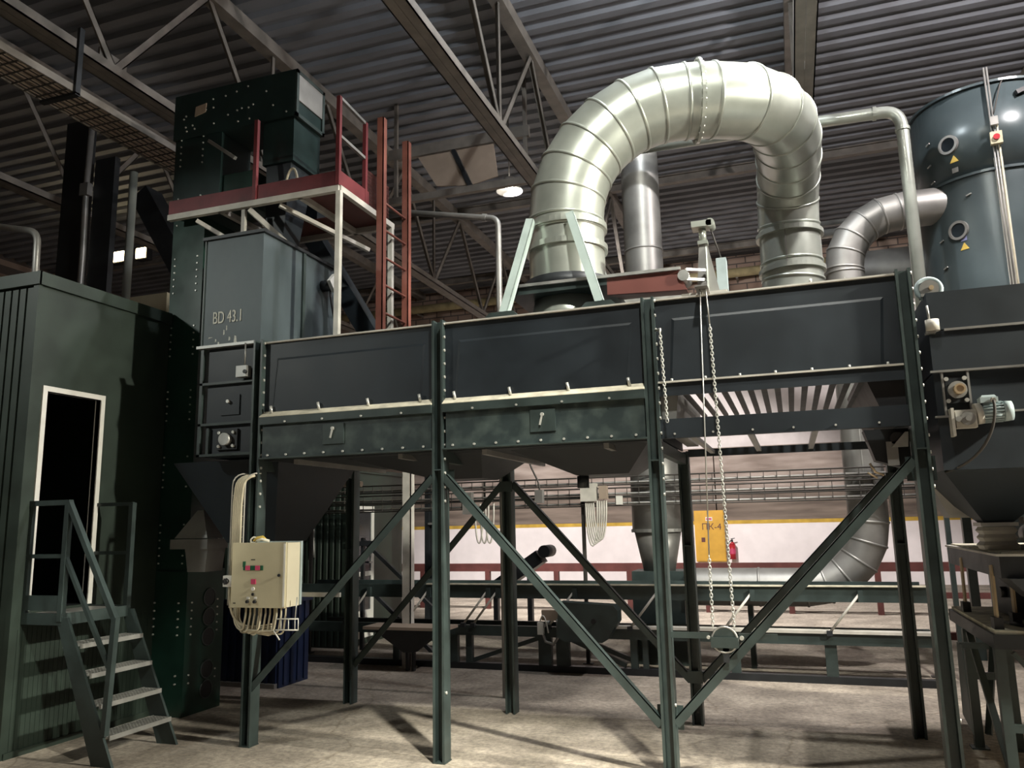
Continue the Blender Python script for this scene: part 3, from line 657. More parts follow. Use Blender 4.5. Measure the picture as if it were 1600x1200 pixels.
# chains and rope hanging in front of bay three
def chain(label, p, q, pitch=0.022):
    p = V(p); q = V(q); L = (q - p).length; n_ = int(L / pitch); mb = MB(); d = (q - p) / n_
    for k in range(n_):
        c = p + d * (k + 0.5); sx = V((1, 0, 0)) if k % 2 else V((0, 1, 0)); dz = d.normalized()
        hw, hl = 0.0085, pitch * 0.72
        loop = [c + sx * hw * x_ + dz * hl * z_ for x_, z_ in ((-1, -0.5), (-0.5, -1), (0.5, -1), (1, -0.5), (1, 0.5), (0.5, 1), (-0.5, 1), (-1, 0.5), (-1, -0.5))]
        mb.tube(loop, 0.0032, 4, False)
    o = thing('hanging_chain', label, 'chain', tuple(q))
    part(o, 'links', mb, M['bolt'], kind='stuff')
    return o
cz = chain('long pale chain reaching down to the round chain wheel', (-0.462, 5.70, 3.12), (-0.43, 5.70, 1.02))
part(cz, 'rope', MB().tube([(-0.475, 5.70, 3.40), (-0.462, 5.70, 3.12)], 0.005), M['steel'])
cz = chain('chain hanging from a thin steel rope past the yellow fire cabinet', (-0.566, 5.70, 1.50), (-0.57, 5.70, 1.02))
part(cz, 'rope', MB().tube([(-0.515, 5.70, 3.40), (-0.566, 5.70, 1.50)], 0.005), M['steel'])
chain('short chain dangling beside the third machine post', (-0.818, 5.70, 3.10), (-0.80, 5.70, 2.44))
rl = MB().box(-0.545, -0.455, 5.62, 6.36, 3.39, 3.40).cyl((-0.49, 5.70, 3.40), (-0.49, 5.74, 3.40), 0.02, n=12)
part(wz, 'rope_guide', rl, M['galvold'])
part(m, 'chain_hook', MB().tube([(-0.818, 5.70, 3.10), (-0.818, 5.72, 3.13), (-0.86, 5.76, 3.13)], 0.008), M['bolt'])
# round chain wheel on its bar
cw = thing('chain_wheel', 'round chain wheel in a bracket on a bar between the legs', 'wheel', (-0.5, 5.72, 0.86))
part(cw, 'support_bar', MB().box(-0.87, -0.59, 5.76, 5.775, 0.945, 0.985), M['green'])
part(cw, 'support_bar', MB().box(-0.41, -0.16, 5.76, 5.775, 0.945, 0.985), M['green'])
part(cw, 'rim', MB().torus((-0.5, 5.72, 0.947), (0, 1, 0), 0.083, 0.008, 28), M['steel'])
part(cw, 'disc', MB().disc((-0.5, 5.715, 0.947), (0, 1, 0), 0.08, 0.012), M['green'])
part(cw, 'bracket', MB().box(-0.59, -0.41, 5.70, 5.708, 0.895, 0.965).box(-0.59, -0.41, 5.732, 5.77, 0.895, 0.965), M['green'])
part(cw, 'guide_tail', MB().box(-0.515, -0.475, 5.715, 5.725, 0.80, 0.90), M['darkmetal'])
part(cw, 'pin', MB().cyl((-0.39, 5.75, 0.955), (-0.39, 5.78, 0.955), 0.015, n=10).cyl((-0.61, 5.75, 0.955), (-0.61, 5.78, 0.955), 0.012, n=10), M['bolt'])

# ------------------------------------------------------------------ control cabinet on the first leg
c = thing('control_cabinet', 'cream electrical control cabinet mounted on the first machine leg', 'cabinet', (-4.12, 5.66, 1.12))
part(c, 'body', MB().box(-4.37, -3.865, 5.57, 5.74, 1.125, 1.63), M['creamside'])
dr = part(c, 'door', MB().box(-4.385, -3.87, 5.55, 5.57, 1.12, 1.635), M['cream'])
part(c, 'back_plate', MB().box(-4.36, -3.855, 5.74, 5.765, 1.13, 1.64), M['motor'])
part(c, 'mount_bar', MB().box(-4.42, -3.5, 5.765, 5.79, 1.19, 1.225), M['galvold'])
part(c, 'mount_bar', MB().box(-4.42, -3.9, 5.765, 5.79, 1.52, 1.555), M['galvold'])
part(dr, 'display_strip', MB().box(-4.27, -4.08, 5.545, 5.55, 1.415, 1.452), M['ledgreen'])
part(dr, 'display_tab', MB().box(-4.275, -4.25, 5.544, 5.55, 1.44, 1.485), M['ledgreen'])
for xx in (-4.225, -4.13):
    part(dr, 'digital_readout', MB().box(xx - 0.022, xx + 0.022, 5.542, 5.546, 1.415, 1.452), M['pink'])
part(dr, 'digital_readout', MB().box(-4.19, -4.145, 5.544, 5.55, 1.305, 1.345), M['pink'])
part(dr, 'indicator_lamp', MB().cyl((-4.168, 5.55, 1.268), (-4.168, 5.54, 1.268), 0.015, n=14), M['white'])
part(dr, 'push_button', MB().cyl((-4.168, 5.55, 1.225), (-4.168, 5.54, 1.225), 0.012, n=12), M['black'])
for xx in (-4.215, -4.145):
    k = part(dr, 'selector_knob', MB().cyl((xx, 5.55, 1.168), (xx, 5.53, 1.168), 0.013, n=12), M['black'])
    part(dr, 'knob_plate', MB().box(xx - 0.014, xx + 0.014, 5.547, 5.55, 1.188, 1.206), M['white'])
part(dr, 'door_lock', MB().cyl((-3.925, 5.55, 1.375), (-3.925, 5.54, 1.375), 0.012, n=12), M['darkmetal'])
part(dr, 'lettering', MB().box(-4.20, -4.16, 5.5485, 5.55, 1.495, 1.502).box(-4.36, -4.335, 5.5485, 5.55, 1.15, 1.158), M['black'])
part(dr, 'rubber_edge', MB().box(-3.888, -3.872, 5.547, 5.55, 1.13, 1.625), M['white'])
hn = thing('coiled_twine', 'bundle of white and yellow twine lying on top of the control cabinet', 'twine', (-4.17, 5.64, 1.635))
part(hn, 'loop', MB().torus((-4.24, 5.63, 1.652), (0.2, -1, 0.3), 0.025, 0.008), M['twine'])
part(hn, 'bundle', MB().tube([(-4.24, 5.63, 1.648), (-4.20, 5.62, 1.668), (-4.16, 5.64, 1.672), (-4.12, 5.63, 1.655)], [0.008, 0.016, 0.018, 0.01]), M['warn'])
part(hn, 'tail', MB().tube([(-4.20, 5.62, 1.65), (-4.14, 5.6, 1.66), (-4.08, 5.62, 1.646)], 0.011), M['twine'])
sw = thing('isolator_switch', 'small white isolator switch with black knob beside the control cabinet', 'switch', (-4.45, 5.6, 1.28))
part(sw, 'housing', MB().box(-4.485, -4.40, 5.57, 5.63, 1.28, 1.37), M['white'])
part(sw, 'knob', MB().cyl((-4.445, 5.57, 1.325), (-4.445, 5.545, 1.325), 0.022, n=14).bar((-4.445, 5.55, 1.30), (-4.445, 5.55, 1.35), 0.012, 0.03), M['black'])
part(sw, 'bracket', MB().box(-4.47, -4.40, 5.63, 5.79, 1.31, 1.34), M['galvold'])
part(sw, 'cable', MB().tube(bez((-4.44, 5.6, 1.28), (-4.44, 5.6, 1.1), (-4.42, 5.62, 1.0), (-4.30, 5.64, 0.96)), 0.010), M['cable'])
# cables looping out of the cabinet bottom
cb = thing('cabinet_cables', 'pale cables looping under the control cabinet and up the wire ladder', 'cables', (-4.2, 5.64, 0.92))
for k in range(11):
    xx = -4.27 + k * 0.037; yy = 5.60 + 0.008 * (k % 4)
    d_ = 0.08 + 0.012 * (k % 4)
    part(cb, 'cable', MB().tube([V((xx, yy, 1.125)), V((xx, yy, 1.06)), V((xx - 0.01, yy, 1.02 - d_ * 0.2))] + corner((xx - 0.01, yy, 1.02), (xx - 0.02, yy, 1.02 - d_), (xx - 0.1, yy, 1.01 - d_), 0.03, 3) + [V((-4.33, yy + 0.02, 0.955 - 0.004 * k))], 0.008, 6), M['cable'])
for k in range(4):
    o_ = 0.018 * k
    part(cb, 'cable', MB().tube(bez((-4.05, 5.64, 0.93 + o_), (-4.5 + o_, 5.64, 0.86 + o_), (-4.44 + o_, 5.66, 1.0), (-4.42 + o_, 5.68, 1.32), 12) , 0.008, 6), M['cable'])
wl = thing('wire_cable_ladder', 'curved wire cable ladder carrying cables up the first leg', 'cable tray', (-4.47, 5.70, 1.1))
for k, xx in enumerate((-4.53, -4.40)):
    part(wl, 'side_wire', MB().tube([V((xx, 5.70, 1.12)), V((xx, 5.70, 2.05))] + corner((xx, 5.70, 2.0), (xx + 0.005, 5.70, 2.20), (xx + 0.12, 5.74, 2.22), 0.08, 4) + [V((xx + 0.10, 5.78, 2.215))], 0.006, 6), M['offwhite'])
for k in range(11):
    part(wl, 'cross_wire', MB().bar((-4.53, 5.705, 1.15 + k * 0.088), (-4.40, 5.705, 1.15 + k * 0.088), 0.006, 0.006), M['offwhite'])
for k in range(5):
    xx = -4.50 + k * 0.019
    part(wl, 'cable', MB().tube([V((xx, 5.69, 1.10)), V((xx, 5.69, 1.95))] + corner((xx, 5.69, 1.95), (xx + 0.02, 5.69, 2.18), (xx + 0.12, 5.74, 2.20), 0.09, 4), 0.011, 6), M['cable'])
tr = thing('wire_basket', 'short white wire basket at the corner of the control cabinet', 'cable tray', (-3.86, 5.62, 0.94))
for zz in (0.945, 1.03): part(tr, 'wire', MB().tube([(-3.98, 5.60, zz), (-3.77, 5.60, zz + 0.005)], 0.006, 6), M['white'])
for xx in (-3.93, -3.86, -3.80, -3.77): part(tr, 'wire', MB().tube([(xx, 5.60, 0.945), (xx, 5.60, 1.033)], 0.004, 6), M['white'])
part(tr, 'hook', MB().tube([(-4.00, 5.60, 0.945), (-3.94, 5.60, 0.87)], 0.006, 6), M['white'])
part(tr, 'hanger', MB().tube([(-3.80, 5.60, 1.03), (-3.80, 5.62, 1.20)], 0.005, 6), M['steel'])

# ------------------------------------------------------------------ control cabin with stairs
k_ = thing('control_cabin', 'dark green clad control cabin with white door frame at its side', 'cabin', (-7.6, 5.65, 0))
X0, X1, Y0, Y1, Z1 = -9.6, -5.99, 4.92, 6.44, 3.92
dy0, dy1, dz0, dz1 = 5.06, 5.63, 1.12, 2.95
sw_ = MB()
for a0, a1, c0, c1 in ((Y0 + 0.01, dy0, 0.02, Z1), (dy1, Y1, 0.02, Z1), (dy0, dy1, 0.02, dz0), (dy0, dy1, dz1, Z1)):
    sw_.box(X1 - 0.05, X1, a0, a1, c0, c1)
part(k_, 'side_wall', sw_, M['darkgreen'])
rb = MB(); yy = Y0 + 0.05
while yy < Y1 - 0.05:
    for c0, c1 in (((0.03, dz0 - 0.06), (dz1 + 0.1, Z1 - 0.1)) if dy0 - 0.06 < yy < dy1 + 0.06 else ((0.03, Z1 - 0.1),)):
        if c1 > 1.2: c0, c1 = max(c0, 0.03), min(c1, 0.98)
        if c1 > c0: rb.box(X1, X1 + 0.004, yy, yy + 0.02, c0, c1)
    yy += 0.045
part(k_, 'wall_ribs', rb, M['darkgreen'], kind='stuff')
xx = X1 - 0.055
while xx > X0 + 0.1:    # broad ribbed cladding sheets on the end wall
    part(k_, 'cladding_strip', MB().hexa([(xx - 0.066, Y0 - 0.022, 0.02), (xx, Y0 - 0.022, 0.02), (xx + 0.004, Y0, 0.02), (xx - 0.07, Y0, 0.02), (xx - 0.066, Y0 - 0.022, 3.84), (xx, Y0 - 0.022, 3.84), (xx + 0.004, Y0, 3.84), (xx - 0.07, Y0, 3.84)]), M['darkgreen'])
    xx -= 0.088
part(k_, 'end_wall', MB().box(X0, X1 - 0.05, Y0, Y0 + 0.03, 0.02, Z1), M['darkgreen'])
part(k_, 'corner_trim', MB().box(X1 - 0.05, X1 + 0.008, Y0 - 0.028, Y0 + 0.01, 0, Z1), M['darkgreen'])
part(k_, 'roof', MB().box(X0, X1 + 0.02, Y0 - 0.03, Y1, Z1, Z1 + 0.05), M['darkgreen'])
part(k_, 'roof_trim', MB().box(X1, X1 + 0.03, Y0 - 0.04, Y1, Z1 - 0.06, Z1 + 0.055).box(X0, X1 + 0.03, Y0 - 0.045, Y0 - 0.022, Z1 - 0.06, Z1 + 0.055), M['darkgreen'])
part(k_, 'back_wall', MB().box(X0, X1 - 0.05, Y1 - 0.03, Y1, 0.02, Z1).box(X0, X0 + 0.03, Y0 + 0.03, Y1 - 0.03, 0.02, Z1), M['darkgreen'])
part(k_, 'interior_floor', MB().box(X0 + 0.03, X1 - 0.05, Y0 + 0.03, Y1 - 0.03, dz0 - 0.06, dz0), M['darkmetal'])
df = part(k_, 'door_frame', MB().box(X1 - 0.06, X1 + 0.012, dy0 - 0.045, dy0, dz0, dz1 + 0.045).box(X1 - 0.06, X1 + 0.012, dy1, dy1 + 0.045, dz0, dz1 + 0.045).box(X1 - 0.06, X1 + 0.012, dy0, dy1, dz1, dz1 + 0.045), M['white'])
part(k_, 'lower_frame', MB().box(X1, X1 + 0.02, Y0, Y1, 0, 0.05), M['darkgreen'])

st = thing('entrance_stairs', 'steep green steel stairs with grating treads up to the cabin door', 'stairs', (-5.5, 5.35, 0))
sy0, sy1, sz = 5.02, 5.66, 1.10
part(st, 'landing', MB().box(-5.985, -5.57, sy0, sy1, sz - 0.02, sz), M['galvold'])
part(st, 'landing_frame', MB().box(-5.985, -5.55, sy0 - 0.03, sy0, sz - 0.08, sz + 0.01).box(-5.57, -5.55, sy0, sy1, sz - 0.08, sz + 0.01).box(-5.985, -5.55, sy1, sy1 + 0.03, sz - 0.08, sz + 0.01), M['green'])
part(st, 'toe_board', MB().box(-5.985, -5.60, sy0 - 0.03, sy0 - 0.02, sz + 0.03, sz + 0.15), M['green'])
for yy in (sy0 - 0.015, sy1 + 0.015):
    part(st, 'stringer', MB().hexa([(-5.16, yy - 0.012, 0), (-4.96, yy - 0.012, 0), (-4.96, yy + 0.012, 0), (-5.16, yy + 0.012, 0), (-5.62, yy - 0.012, sz - 0.02), (-5.50, yy - 0.012, sz - 0.02), (-5.50, yy + 0.012, sz - 0.02), (-5.62, yy + 0.012, sz - 0.02)]), M['green'])
for k in range(4):
    z = 0.22 * (k + 1); xc = -5.10 - 0.115 * k
    tb = MB().box(xc - 0.11, xc - 0.10, sy0, sy1, z - 0.035, z).box(xc + 0.07, xc + 0.08, sy0, sy1, z - 0.035, z)
    for j in range(21): tb.box(xc - 0.10, xc + 0.07, sy0 + 0.02 + j * 0.03, sy0 + 0.028 + j * 0.03, z - 0.02, z)
    for j in range(4): tb.box(xc - 0.07 + j * 0.035, xc - 0.064 + j * 0.035, sy0, sy1, z - 0.02, z - 0.002)
    part(st, 'tread', tb, M['steel'])
def rail(p, q, w_=0.042): return part(st, 'handrail', MB().bar(p, q, w_, w_), M['green'])
def npost(p, q, w_=0.045): return part(st, 'rail_post', MB().bar(p, q, w_, w_), M['green'])
yn = sy0 - 0.015
npost((-5.58, yn, sz - 0.05), (-5.58, yn, 2.0)); npost((-5.97, yn, sz), (-5.97, yn, 2.0), 0.03)
rail((-5.99, yn, 1.99), (-5.56, yn, 1.99)); rail((-5.99, yn, 1.56), (-5.58, yn, 1.56), 0.032)
rail((-5.58, yn, 1.99), (-5.02, yn, 1.07)); rail((-5.58, yn, 1.56), (-5.06, yn, 0.72), 0.03)
npost((-5.02, yn, 1.09), (-5.06, yn, 0.22))
yn = sy1 + 0.015
npost((-5.58, yn, sz - 0.05), (-5.58, yn, 2.0)); rail((-5.99, yn, 1.99), (-5.58, yn, 1.99), 0.03); rail((-5.99, yn, 1.56), (-5.58, yn, 1.56), 0.03)

# ------------------------------------------------------------------ storage bin at the right end
s = thing('storage_bin', 'dark slate storage bin with bearing and cone hopper past the last leg', 'bin', (1.7, 6.6, 1.6))
qx0, qx1, qy0, qy1 = 0.955, 2.45, 5.81, 7.4
part(s, 'upper_body', MB().box(qx0, qx1, qy0, qy1, 2.96, 3.22), M['panel'])
part(s, 'middle_body', MB().box(qx0 - 0.01, qx1, qy0 - 0.015, qy1, 2.68, 2.95), M['panel'])
part(s, 'lower_body', MB().box(qx0 - 0.01, qx1, qy0, qy1, 2.03, 2.67), M['panel'])
part(s, 'flange', MB().box(qx0 + 0.08, qx1, qy0 - 0.03, qy0, 2.945, 2.96), M['galvold'])
part(s, 'flange', MB().box(qx0 - 0.03, qx1, qy0 - 0.035, qy0, 2.668, 2.682), M['galvold'])
part(s, 'flange', MB().box(qx0 - 0.03, 1.02, qy0 - 0.03, qy0, 2.37, 2.382), M['galvold'])
part(s, 'flange', MB().box(1.30, qx1, qy0 - 0.03, qy0, 2.385, 2.397), M['galvold'])
part(s, 'rib', MB().box(0.985, 0.998, qy0 - 0.03, qy0, 2.38, 2.67), M['galvold'])
part(s, 'rib', MB().box(1.135, 1.148, qy0 - 0.03, qy0, 2.40, 2.67), M['galvold'])
bp = part(s, 'flange_bearing', MB().box(1.005, 1.13, qy0 - 0.02, qy0, 2.46, 2.63), M['darkmetal'])
part(bp, 'bearing_housing', MB().cyl((1.07, qy0 - 0.02, 2.545), (1.07, qy0 - 0.05, 2.545), 0.056, n=24), M['steel'])
part(bp, 'bearing_cap', MB().cyl((1.075, qy0 - 0.05, 2.545), (1.075, qy0 - 0.09, 2.545), 0.034, n=20).annulus((1.075, qy0 - 0.09, 2.545), (0, -1, 0), 0.022, 0.034, 0.008, 20), M['brass'])
bl = MB()
for xx, zz in ((1.012, 2.62), (1.118, 2.62), (1.012, 2.475), (1.118, 2.475)): bl.cyl((xx, qy0 - 0.02, zz), (xx, qy0 - 0.04, zz), 0.014, n=10)
part(bp, 'bearing_bolts', bl, M['bolt'], kind='stuff')
part(s, 'cone_hopper', MB().frustum((1.26, 1.43, 6.42, 6.62), 1.68, (0.955, 1.75, 5.9, 7.2), 2.03), M['panel'])
part(s, 'cone_hopper', MB().frustum((1.95, 2.12, 6.42, 6.62), 1.68, (1.75, 2.44, 5.9, 7.2), 2.03), M['panel'])
part(s, 'hopper_flange', MB().box(1.23, 1.46, 6.39, 6.65, 1.66, 1.685), M['steel'])
bell = []
for k, (r_, z_) in enumerate(((0.095, 1.655), (0.11, 1.63), (0.092, 1.605), (0.108, 1.58), (0.092, 1.555), (0.112, 1.53), (0.10, 1.50))):
    bell.append([V((1.345 + sx * r_, 6.52 + sy * r_, z_)) for sx, sy in ((-1, -1), (1, -1), (1, 1), (-1, 1))])
part(s, 'flexible_sleeve', MB().ringtube(bell, True, False), M['offwhite'])
part(s, 'rear_chute', MB().hexa([(1.12, 6.85, 1.72), (1.3, 6.85, 1.72), (1.3, 7.1, 1.72), (1.12, 7.1, 1.72), (0.96, 6.75, 2.06), (1.3, 6.75, 2.06), (1.3, 7.2, 2.06), (0.96, 7.2, 2.06)]), M['galvold'])

gm = thing('gear_motor', 'grey gear motor with terminal box bolted to the storage bin', 'motor', (1.2, 5.75, 2.30))
part(gm, 'mounting_plate', MB().box(1.005, 1.022, 5.70, 5.80, 2.24, 2.42), M['offwhite'])
part(gm, 'gearbox', MB().box(1.03, 1.15, 5.71, 5.79, 2.29, 2.405), M['offwhite'])
part(gm, 'output_hub', MB().cyl((1.095, 5.71, 2.345), (1.095, 5.68, 2.345), 0.042, n=20).cyl((1.095, 5.68, 2.345), (1.095, 5.665, 2.345), 0.018, n=12), M['galvold'])
part(gm, 'shaft_end', MB().cyl((1.04, 5.71, 2.345), (1.04, 5.67, 2.345), 0.018, n=12), M['steel'])
part(gm, 'flange', MB().cyl((1.15, 5.745, 2.375), (1.185, 5.745, 2.380), 0.068, n=20), M['offwhite'])
mo = part(gm, 'motor_body', MB().cyl((1.185, 5.745, 2.380), (1.305, 5.745, 2.385), 0.058, n=20), M['motor'])
fn = MB()
for k in range(20):
    t = 2 * math.pi * k / 20; c0 = V((1.19, 5.745 + 0.062 * math.cos(t), 2.381 + 0.062 * math.sin(t)))
    fn.bar(c0, c0 + V((0.11, 0, 0.004)), 0.004, 0.012, (0, math.cos(t), math.sin(t)))
part(mo, 'cooling_fins', fn, M['motor'])
part(gm, 'fan_cover', MB().cyl((1.305, 5.745, 2.385), (1.355, 5.745, 2.387), 0.066, 0.062, n=20), M['motor'])
part(gm, 'terminal_box', MB().box(1.175, 1.275, 5.69, 5.78, 2.44, 2.475).hexa([(1.18, 5.695, 2.475), (1.27, 5.695, 2.475), (1.27, 5.775, 2.475), (1.18, 5.775, 2.475), (1.19, 5.705, 2.49), (1.26, 5.705, 2.49), (1.26, 5.765, 2.49), (1.19, 5.765, 2.49)]), M['motor'])
part(gm, 'cable_gland', MB().cyl((1.245, 5.69, 2.455), (1.245, 5.67, 2.45), 0.016, n=10), M['offwhite'])
part(gm, 'cable', MB().tube(bez((1.245, 5.67, 2.45), (1.25, 5.64, 2.33), (1.20, 5.70, 2.08), (0.96, 5.86, 2.02), 14), 0.009), M['cabledark'])

qs = thing('level_switch', 'grey canister level switch beside the last leg of the machine', 'switch', (0.955, 5.74, 2.94))
part(qs, 'canister', MB().cyl((0.965, 5.76, 2.945), (0.965, 5.76, 3.02), 0.042, n=18), M['offwhite'])
part(qs, 'bracket', MB().box(0.92, 0.98, 5.74, 5.81, 2.93, 2.945), M['galvold'])
part(qs, 'stem', MB().cyl((0.95, 5.76, 3.02), (0.945, 5.76, 3.12), 0.008, n=8), M['galvold'])
hb = thing('round_coupling', 'round blue-grey pipe coupling at the foot of the tall pipe', 'coupling', (0.98, 5.84, 3.22))
part(hb, 'ring', MB().torus((1.0, 5.95, 3.28), (0, -1, 0.1), 0.075, 0.018, 28), M['motor'])
part(hb, 'centre', MB().cyl((1.0, 5.97, 3.28), (1.0, 5.93, 3.28), 0.062, n=20), M['galvold'])
part(hb, 'stud', MB().cyl((1.01, 5.93, 3.28), (1.01, 5.90, 3.28), 0.016, n=10), M['brass'])
part(hb, 'saddle', MB().box(0.94, 1.06, 5.90, 6.0, 3.22, 3.24), M['galvold'])

# tall bent pipe beside the filter tank and the pipe run behind the arch
tp = thing('bent_air_pipe', 'tall thin silver pipe bending left under the big arch', 'pipe', (1.565, 9.8, 0))
part(tp, 'pipe', MB().tube([V((1.565, 9.8, 2.0)), V((1.565, 9.8, 6.25))] + corner((1.565, 9.8, 6.25), (1.545, 9.8, 6.49), (0.4, 9.8, 6.52), 0.19, 6) + [V((-2.1, 9.8, 6.58))], 0.071, 16), M['galv'])
part(tp, 'stand', MB().box(1.54, 1.59, 9.775, 9.825, 0, 2.0), M['green'])
for c0, d0 in (((1.565, 9.8, 6.22), (0, 0, 1)), ((1.30, 9.8, 6.497), (-1, 0, 0.02))):
    part(tp, 'joint_collar', MB().annulus(c0, d0, 0.068, 0.083, 0.04, 16), M['galv'])
lp = thing('bent_vent_pipe', 'thin grey pipe bending down behind the red ladder', 'pipe', (-2.89, 8.0, 0))
part(lp, 'pipe', MB().tube([V((-4.3, 8.0, 5.44)), V((-3.05, 8.0, 5.17))] + corner((-3.05, 8.0, 5.17), (-2.89, 8.0, 5.14), (-2.89, 8.0, 4.9), 0.1, 6) + [V((-2.90, 8.0, 0.0))], 0.034, 14), M['galvold'])
part(lp, 'joint_collar', MB().annulus((-3.08, 8.0, 5.176), (1, 0, -0.2), 0.032, 0.045, 0.05, 14), M['galvold'])

# ------------------------------------------------------------------ filter tank
f = thing('filter_tank', 'large dark green cylindrical filter tank with round portholes', 'tank', (2.63, 10.7, 0))
tc_, tr_ = V((2.63, 10.75, 0)), 0.825
part(f, 'shell', MB().cyl(tc_ + V((0, 0, 2.2)), tc_ + V((0, 0, 5.65)), tr_, n=56, caps=False), M['tankgreen'])
part(f, 'shell', MB().cyl(tc_ + V((0, 0, 5.65)), tc_ + V((0, 0, 6.73)), tr_ * 0.992, n=56), M['tankgreen'])
for zz in (6.70, 5.63, 4.2):
    part(f, 'band', MB().annulus(tc_ + V((0, 0, zz)), (0, 0, 1), tr_ - 0.02, tr_ + 0.025, 0.03, 56), M['tankgreen'])
part(f, 'bottom_cone', MB().cyl(tc_ + V((0, 0, 1.2)), tc_ + V((0, 0, 2.2)), 0.15, tr_, n=40), M['tankgreen'])
for k in range(4):
    t = math.pi / 4 + math.pi / 2 * k; c0 = tc_ + V((math.cos(t), math.sin(t), 0)) * (tr_ + 0.03)
    part(f, 'leg', MB().box(c0.x - 0.05, c0.x + 0.05, c0.y - 0.05, c0.y + 0.05, 0, 3.0), M['green'])
def on_tank(ang, z, out=0.0):
    d = V((math.cos(ang), math.sin(ang), 0)); return tc_ + d * (tr_ + out) + V((0, 0, z)), d
for ang, z in ((math.radians(-131), 6.095), (math.radians(-131), 5.023)):
    p_, d_ = on_tank(ang, z, -0.02)
    o = part(f, 'porthole', MB().annulus(p_, d_, 0.085, 0.115, 0.045, 28), M['galvold'])
    part(o, 'pane', MB().cyl(p_, p_ + d_ * 0.032, 0.087, n=28), M['glass'])
for ang, z, mt in ((-128, 5.861, 'warn'), (-128, 4.777, 'warn')):
    p_, d_ = on_tank(math.radians(ang), z, 0.004); sd = V((-d_.y, d_.x, 0))
    part(f, 'warning_triangle', MB().add([p_ - sd * 0.05, p_ + sd * 0.05, p_ + V((0, 0, 0.085)), p_ - sd * 0.05 - d_ * 0.01, p_ + sd * 0.05 - d_ * 0.01, p_ + V((0, 0, 0.085)) - d_ * 0.01], [(0, 1, 2), (5, 4, 3), (0, 3, 4, 1), (1, 4, 5, 2), (2, 5, 3, 0)]), M['warn'])
for ang, z, mt in ((-128, 5.76, 'galvold'), (-128, 4.911, 'lilac')):
    p_, d_ = on_tank(math.radians(ang), z, 0.002); sd = V((-d_.y, d_.x, 0))
    part(f, 'sticker', MB().bar(p_ - sd * 0.035, p_ + sd * 0.035, 0.006, 0.06), M[mt])
for ang, z in ((-150, 6.218), (-151, 5.939), (-149, 5.715), (-150, 5.358), (-147, 4.956), (-146, 4.621), (-120, 5.403)):
    p_, d_ = on_tank(math.radians(ang), z, 0); sd = V((-d_.y, d_.x, 0))
    part(f, 'clamp', MB().bar(p_ - sd * 0.03 + d_ * 0.012, p_ + sd * 0.03 + d_ * 0.012 + V((0, 0, 0.015)), 0.014, 0.014), M['steel'])
for ang, z, l_ in ((-75, 6.52, 0.12), (-62, 6.587, 0.16)):
    p_, d_ = on_tank(math.radians(ang), z, 0); sd = V((-d_.y, d_.x, 0))
    part(f, 'black_latch', MB().bar(p_ - sd * l_ / 2 + d_ * 0.02, p_ + sd * l_ / 2 + d_ * 0.02 + V((0, 0, 0.05)), 0.05, 0.05), M['black'])
cd = thing('tank_conduit', 'vertical conduit bundle with cream isolator box on the filter tank', 'conduit', (2.24, 8.82, 3.6))
pa, da = on_tank(math.radians(-97), 0, 0.03); sd = V((-da.y, da.x, 0))
for k in range(3):
    q_ = pa + sd * (k - 1) * 0.03
    part(cd, 'conduit_pipe', MB().tube([q_ + V((0, 0, 3.4)), q_ + V((0, 0, 6.888 if k < 2 else 6.218))], 0.011, 8), M['cable' if k == 2 else 'galvold'])
part(cd, 'tray', MB().bar(pa - da * 0.018 + V((0, 0, 3.4)), pa - da * 0.018 + V((0, 0, 5.771)), 0.09, 0.008, tuple(da)), M['offwhite'])
ib = part(cd, 'isolator_box', MB().bar(pa + da * 0.045 + V((0, 0, 5.905)), pa + da * 0.045 + V((0, 0, 6.05)), 0.12, 0.06, tuple(da)), M['cream'])
part(ib, 'red_knob', MB().cyl(pa + da * 0.075 + V((0, 0, 5.978)), pa + da * 0.10 + V((0, 0, 5.978)), 0.034, n=16), M['firered'])
part(cd, 'junction_box', MB().bar(pa + da * 0.04 + V((0, 0, 6.14)), pa + da * 0.04 + V((0, 0, 6.24)), 0.08, 0.05, tuple(da)), M['galvold'])
part(cd, 'loose_cable', MB().tube(bez(pa + V((0, 0, 6.274)), pa + V((0.08, -0.05, 6.497)), pa + V((0.1, 0, 6.721)), pa + V((0.2, 0.05, 6.743))), 0.008), M['cabledark'])

# ------------------------------------------------------------------ smaller ducts behind the machine
sd_ = thing('side_duct', 'narrow silver duct bending from the filter tank down behind the machine', 'duct', (0.82, 10.3, 0))
p2 = []
xj, yj, rj = 0.825, 10.3, 0.225
zt_ = 4.75
e_end = V((1.72, 10.02, 0)); 
p2 = [V((2.0, 10.42, 5.46)), V((1.60, 10.36, 5.445))]
R_ = 0.68; hh = (V((1.60, 10.36, 0)) - V((xj, yj, 0))).normalized()
for k in range(5, -1, -1):
    t = math.pi / 2 * k / 5
    p2.append(V((xj, yj, 0)) + hh * R_ * (1 - math.cos(t)) + V((0, 0, zt_ + R_ * math.sin(t))))
p2 += [V((xj, yj, 4.70)), V((xj, yj, 1.68))]
for k in range(1, 6):
    t = math.pi / 2 * k / 5
    p2.append(V((xj - 0.75 * (1 - math.cos(t)), yj, 1.68 - 0.75 * math.sin(t))))
p2 += [V((-0.45, yj, 0.93)), V((-1.28, yj, 0.93))]
duct(sd_, p2, rj, 'galvold', list(range(1, len(p2))), n=28, seam_r=0.008)
part(sd_, 'duct_stand', MB().box(-0.6, -0.54, yj - 0.1, yj + 0.1, 0, 0.72), M['green'])
part(sd_, 'long_seam', MB().bar((xj - 0.02, yj - rj - 0.002, 1.9), (xj - 0.02, yj - rj - 0.002, 4.6), 0.01, 0.006), M['steel'])
